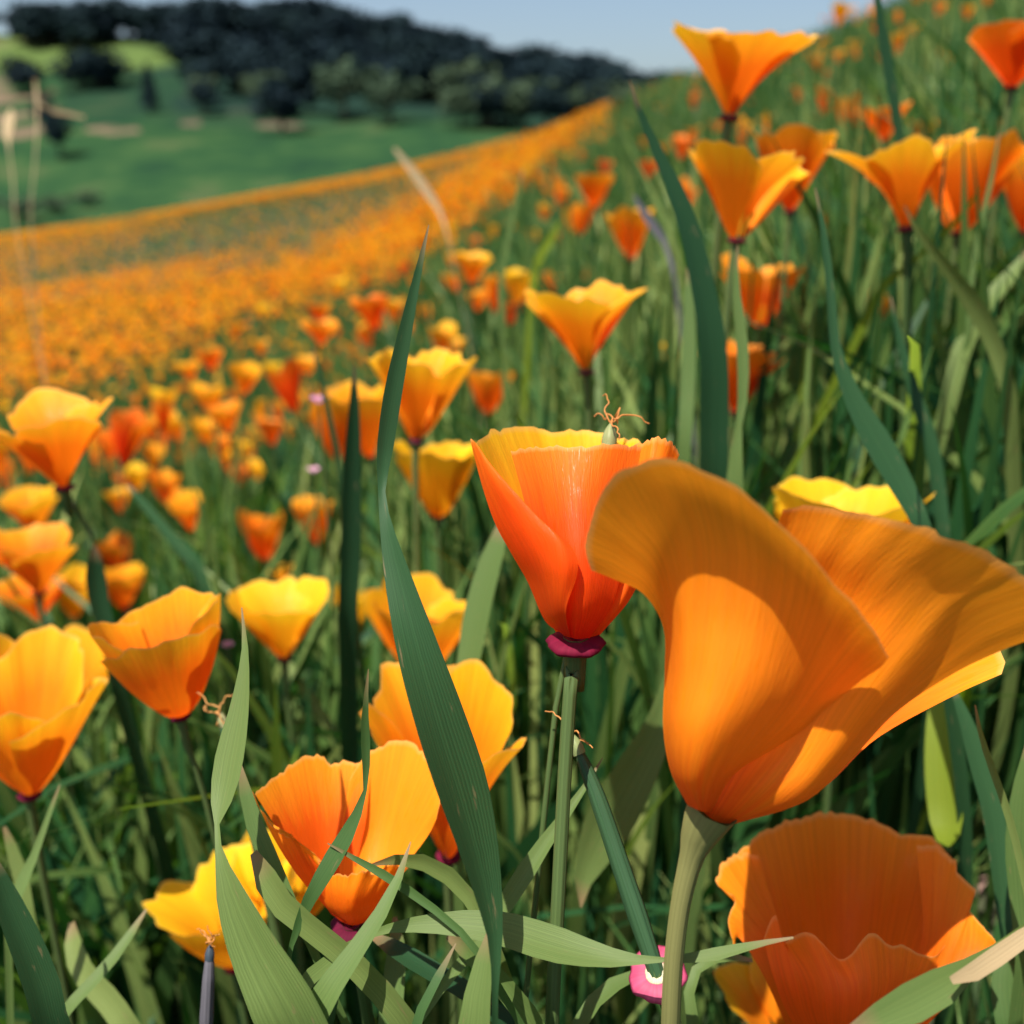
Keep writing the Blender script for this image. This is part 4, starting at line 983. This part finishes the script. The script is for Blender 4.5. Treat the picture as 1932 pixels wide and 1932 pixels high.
# ------------------------------------------------------------------ random poppies of the field: the 300 largest are things, the rest one mass
px_low = lambda px: np.interp(px, [-400, 0, 200, 330, 430, 620, 800, 870, 960, 1080, 1150, 1250], [760, 735, 715, 660, 600, 545, 495, 430, 375, 262, 215, 150])
def scatter(n, ymin, ymax, X0=-.85, X1=.75):
    Y = np.sqrt(rng.uniform(ymin**2, ymax**2, n)); X = rng.uniform(X0, X1, n)
    return X * Y, Y
def patchy(x, y, s, seed):
    r = np.random.default_rng(seed); v = 0
    for i in range(5):
        a = r.random() * 6.28; f = s * (.6 + r.random() * 1.8)
        v = v + np.sin((x * math.cos(a) + y * math.sin(a)) * f + r.random() * 6.28)
    return v / 5
cx, cy, cs = [], [], []
for (n, y0, y1) in [(5200, .95, 4.5), (24000, 4.5, 12), (34000, 12, 29)]:
    x, y = scatter(n, y0, y1)
    z = zg(x, y)
    hgt = np.interp(y, [1, 3], [.24, .20]) * rng.uniform(.75, 1.2, n)
    a, b, d = proj(np.stack([x, y, z + hgt], -1))
    low = px_low(a) + rng.normal(0, 14, n)
    pt = patchy(x, y, 1.1, 3) * .6 + patchy(x, y, .42, 8) * .8
    dens = np.where(b < low, np.where(y > 7, np.clip(.72 + 1.5 * pt, .22, 1), np.clip(.95 + 1.0 * pt, .3, 1)), np.where(a < 700, .15, .06) * np.clip((1.2 - (b - low) / 500), .15, 1))
    dens = np.where(a > 1150, np.minimum(dens, .035), dens)
    keep = (rng.random(n) < dens) & (a > -700) & (a < 2500)
    keep &= y < crest(x / y) + 1.5
    cx.append(x[keep]); cy.append(y[keep]); cs.append(hgt[keep])
fx, fy, fh = map(np.concatenate, (cx, cy, cs))
fz = zg(fx, fy)
a, b, d = proj(np.stack([fx, fy, fz + fh], -1))
vis = (a > -20) & (a < 1952) & (b > -20) & (b < 1952)
order = np.argsort(np.where(vis, d, 1e9))
NEAR = 225
near = order[:NEAR]
rest = np.setdiff1d(np.arange(len(fx)), near)
# prototypes with petals and stem
pro = []
PT = ['orange', 'gold', 'gold', 'yellow', 'gold', 'deep', 'orange']
for k, mt in enumerate(PT):
    r = np.random.default_rng(400 + k)
    e = bpy.data.objects.new('poppy', None); col.objects.link(e)
    ax = frame([r.normal(0, .15), r.normal(0, .15), 1], r.random() * 6)
    top = np.array([0, 0, .2])
    for j in range(4):
        v, f, u = petal_param(j * 1.571 + r.normal(0, .1), .034 * r.uniform(.8, 1.1), .020 * r.uniform(.85, 1.1), r, r.uniform(.6, .95), r.uniform(.25, .5), 1 if j % 2 else -.6, 58, .04, .04, 9, 7)
        obj('petal', mesh('petal', v @ ax + top, f, M[mt], uvs=u), e)
    v, f, u = tube([top, top - ax[2] * .02, (.004, .003, .09), (0, 0, -.004)], [.0016, .0011, .001, .001], 6, 10)
    obj('stem', mesh('stem', v, f, M['stem'], uvs=u), e)
    pro.append(e)
usedp = set()
for n_, i in enumerate(near):
    k = int(rng.integers(0, len(pro)))
    e = pro[k] if k not in usedp else copy_tree(pro[k])
    usedp.add(k)
    s = fh[i] / .2
    e.location = (fx[i], fy[i], fz[i]); q = rng.uniform(.62, .98); e.scale = (q, q, s); e.rotation_euler = (0, 0, rng.uniform(0, 6.28))
    cn = {'orange': 'orange', 'gold': 'golden', 'yellow': 'yellow', 'deep': 'red-orange'}[PT[k]]
    tag(e, 'small %s poppy scattered where the meadow meets the dense orange band' % cn, 'poppy', 'scattered %s poppies before the dense band' % cn)
for k in range(len(pro)):
    if k not in usedp:
        for ch in list(pro[k].children): bpy.data.objects.remove(ch)
        bpy.data.objects.remove(pro[k])

def mass_poppies(idx):
    n = len(idx); x, y, z, h = fx[idx], fy[idx], fz[idx], fh[idx]
    R_ = rng.uniform(.0125, .021, n) * np.interp(y, [3, 25], [1, 1.25]); H_ = R_ * rng.uniform(1.1, 1.9, n); sp = rng.uniform(0, 6.28, n)
    lx, ly = rng.normal(0, .25, n), rng.normal(0, .25, n)
    base = np.stack([x, y, z + h - H_], -1)
    V = []; U = []
    for j in range(4):
        a0 = sp + j * math.pi / 2
        for (da, t, rr) in [(-.45, 0, .12), (.45, 0, .12), (-.85, .6, .75), (.85, .6, .75), (-.6, 1.0, 1.0), (.6, 1.0, 1.0)]:
            ph = a0 + da; jr = rng.uniform(.85, 1.15, n); q = R_ * rr * jr
            zz = H_ * t * rng.uniform(.9, 1.1, n)
            V.append(base + np.stack([q * np.cos(ph) + lx * zz, q * np.sin(ph) + ly * zz, zz], -1)); U.append(np.full((n, 2), (.5 + da * .4, t)))
    V = np.stack(V, 1).reshape(-1, 3); U = np.stack(U, 1).reshape(-1, 2)      # 24 verts each
    o = (np.arange(n) * 24)[:, None, None]
    f = np.array([[j * 6 + q for q in quad] for j in range(4) for quad in ((0, 1, 3, 2), (2, 3, 5, 4))])[None]
    F_ = (o + f).reshape(-1, 4)
    mi = np.repeat(rng.choice([0, 1, 2, 3], n, p=[.08, .50, .40, .02]), 8)
    return mesh('distant_poppies', V, F_, [M['orange'], M['gold'], M['yellow'], M['deep']], uvs=U, midx=mi)
tag(obj('distant_poppies', mass_poppies(rest)), 'dense orange carpet of poppies covering the far field', 'poppies', kind='stuff')

# ------------------------------------------------------------------ meadow grass
def grass_mesh(x, y, hgt, wid, K, rn, bend=.35):
    n = len(x); z = zg(x, y) - .004
    az = rng.uniform(0, 6.28, n); bd = np.minimum(np.abs(rng.normal(0, bend, n)), .85); 
    ca = rng.uniform(0, 6.28, n)
    t = np.linspace(0, 1, K)
    lean = np.stack([np.cos(az), np.sin(az)], -1)
    hor = (bd[:, None] * (t[None, :]**2 * .9 + .15 * t[None, :])) * hgt[:, None]
    ver = hgt[:, None] * (t[None, :] - .33 * np.minimum(bd, 1.2)[:, None] * t[None, :]**3)
    c = np.stack([x[:, None] + lean[:, :1] * hor, y[:, None] + lean[:, 1:] * hor, z[:, None] + ver], -1)
    tw = ca[:, None] + rng.normal(0, .8, n)[:, None] * t[None, :]
    w = wid[:, None] * .5 * (1 - t[None, :]**2.4) * (.65 + .35 * np.minimum(t * 4, 1))[None, :] + .00015
    cr = np.stack([np.cos(tw), np.sin(tw), 0 * tw], -1)
    L_ = c - cr * w[:, :, None]; R_ = c + cr * w[:, :, None]
    V = np.stack([L_, R_], 2).reshape(-1, 3)
    j = np.arange(K - 1)
    q = np.stack([2*j, 2*j+1, 2*j+3, 2*j+2], -1)[None] + (np.arange(n) * 2 * K)[:, None, None]
    U = np.stack(np.broadcast_arrays(np.array([0, 1.])[None, None, :], t[None, :, None] + 0 * x[:, None, None]), -1).reshape(-1, 2)
    return V, q.reshape(-1, 4), U, np.repeat(rn, 2 * K), c

def clear_of_flowers(c, slack=1.0):
    """False where a blade would stand in front of one of the placed flowers"""
    px, py, d = proj(c.reshape(-1, 3)); sh = c.shape[:2]
    px, py, d = px.reshape(sh), py.reshape(sh), d.reshape(sh)
    ok = np.ones(sh[0], bool)
    for (x0, y0, x1, y1, dd) in BOX:
        hit = (px > x0) & (px < x1) & (py > y0) & (py < y1) & (d < dd + .01)
        ok &= ~hit.any(1)
    return ok
def add_grass(n, y0, y1, h0, h1, w0, w1, K, X0, X1, filt=True, hfun=None, bend=.35):
    x, y = scatter(n, y0, y1, X0, X1)
    k = y < crest(x / y) + 1.2
    x, y = x[k], y[k]; n = len(x)
    h = rng.uniform(h0, h1, n); w = rng.uniform(w0, w1, n)
    if hfun is not None: h = h * hfun(x, y)
    rn = np.clip(rng.beta(2.0, 2.3, n) + .18 * patchy(x, y, 2.5, 9), 0, 1)
    V, F_, U, r_, c = grass_mesh(x, y, h, w, K, rn, bend)
    if filt:
        ok = clear_of_flowers(c)
        V = V.reshape(n, -1, 3)[ok].reshape(-1, 3); U = U.reshape(n, -1, 2)[ok].reshape(-1, 2); r_ = r_.reshape(n, -1)[ok].ravel()
        m_ = int(ok.sum()); j = np.arange(K - 1)
        F_ = (np.stack([2*j, 2*j+1, 2*j+3, 2*j+2], -1)[None] + (np.arange(m_) * 2 * K)[:, None, None]).reshape(-1, 4)
    return V, F_, U, r_
def shorter_left(x, y):     # under the dense poppies the grass is short
    a, b, d = proj(np.stack([x, y, zg(x, y) + .15], -1))
    return np.where(b < px_low(a), .62, 1.0) * np.interp(a, [0, 900, 1500], [.78, .95, 1.12])
sets = [add_grass(4300, .40, .85, .18, .36, .005, .0135, 8, -.75, .75, hfun=shorter_left),
        add_grass(9000, .85, 2.0, .18, .34, .005, .0125, 7, -.75, .75, hfun=shorter_left),
        add_grass(21000, 2.0, 5.0, .17, .32, .005, .012, 5, -.7, .7, hfun=shorter_left),
        add_grass(36000, 5.0, 11.0, .16, .30, .006, .013, 4, -.65, .7, filt=False, hfun=shorter_left),
        add_grass(16000, 11.0, 29.0, .14, .22, .012, .03, 3, -.65, .25, filt=False, hfun=shorter_left),
        add_grass(3500, .05, .42, .05, .13, .002, .005, 5, -2.0, 2.0, filt=False)]
V, F_, U = join([(s[0], s[1], s[2]) for s in sets]); rr = np.concatenate([s[3] for s in sets])
tag(obj('meadow_grass', mesh('meadow_grass', V, F_, M['grass'], uvs=U, attrs={'rnd': rr})), 'thick green meadow grass growing between the poppies', 'grass', kind='stuff')

# dry litter on the soil
n = 1500
x, y = scatter(n, .2, 1.6, -.8, .8); z = zg(x, y) + .004
a = rng.uniform(0, 6.28, n); L_ = rng.uniform(.004, .014, n); w = rng.uniform(.0015, .004, n)
dx = np.stack([np.cos(a), np.sin(a), rng.normal(0, .3, n)], -1) * L_[:, None]; dy = np.stack([-np.sin(a), np.cos(a), rng.normal(0, .4, n)], -1) * w[:, None]
c = np.stack([x, y, z + .002], -1)
V = np.stack([c - dx, c - dy + [0, 0, .002], c + dx, c + dy + [0, 0, .002]], 1).reshape(-1, 3)
U = np.tile(np.array([[0, 0], [1, 0], [1, 1], [0, 1.]]), (n, 1))
M['litter'] = leaf_mat('dry_litter', [(0.0, (0.14, 0.07, 0.055)), (1.0, (0.36, 0.22, 0.18))], attr='rnd', transl=.2, tcol=(1, .9, .8))
tag(obj('dry_litter', mesh('dry_litter', V, np.arange(4 * n).reshape(-1, 4), M['litter'], uvs=U, attrs={'rnd': np.repeat(rng.random(n), 4)})), 'brown pinkish dry leaf litter lying on the soil between stems', 'litter', kind='stuff')
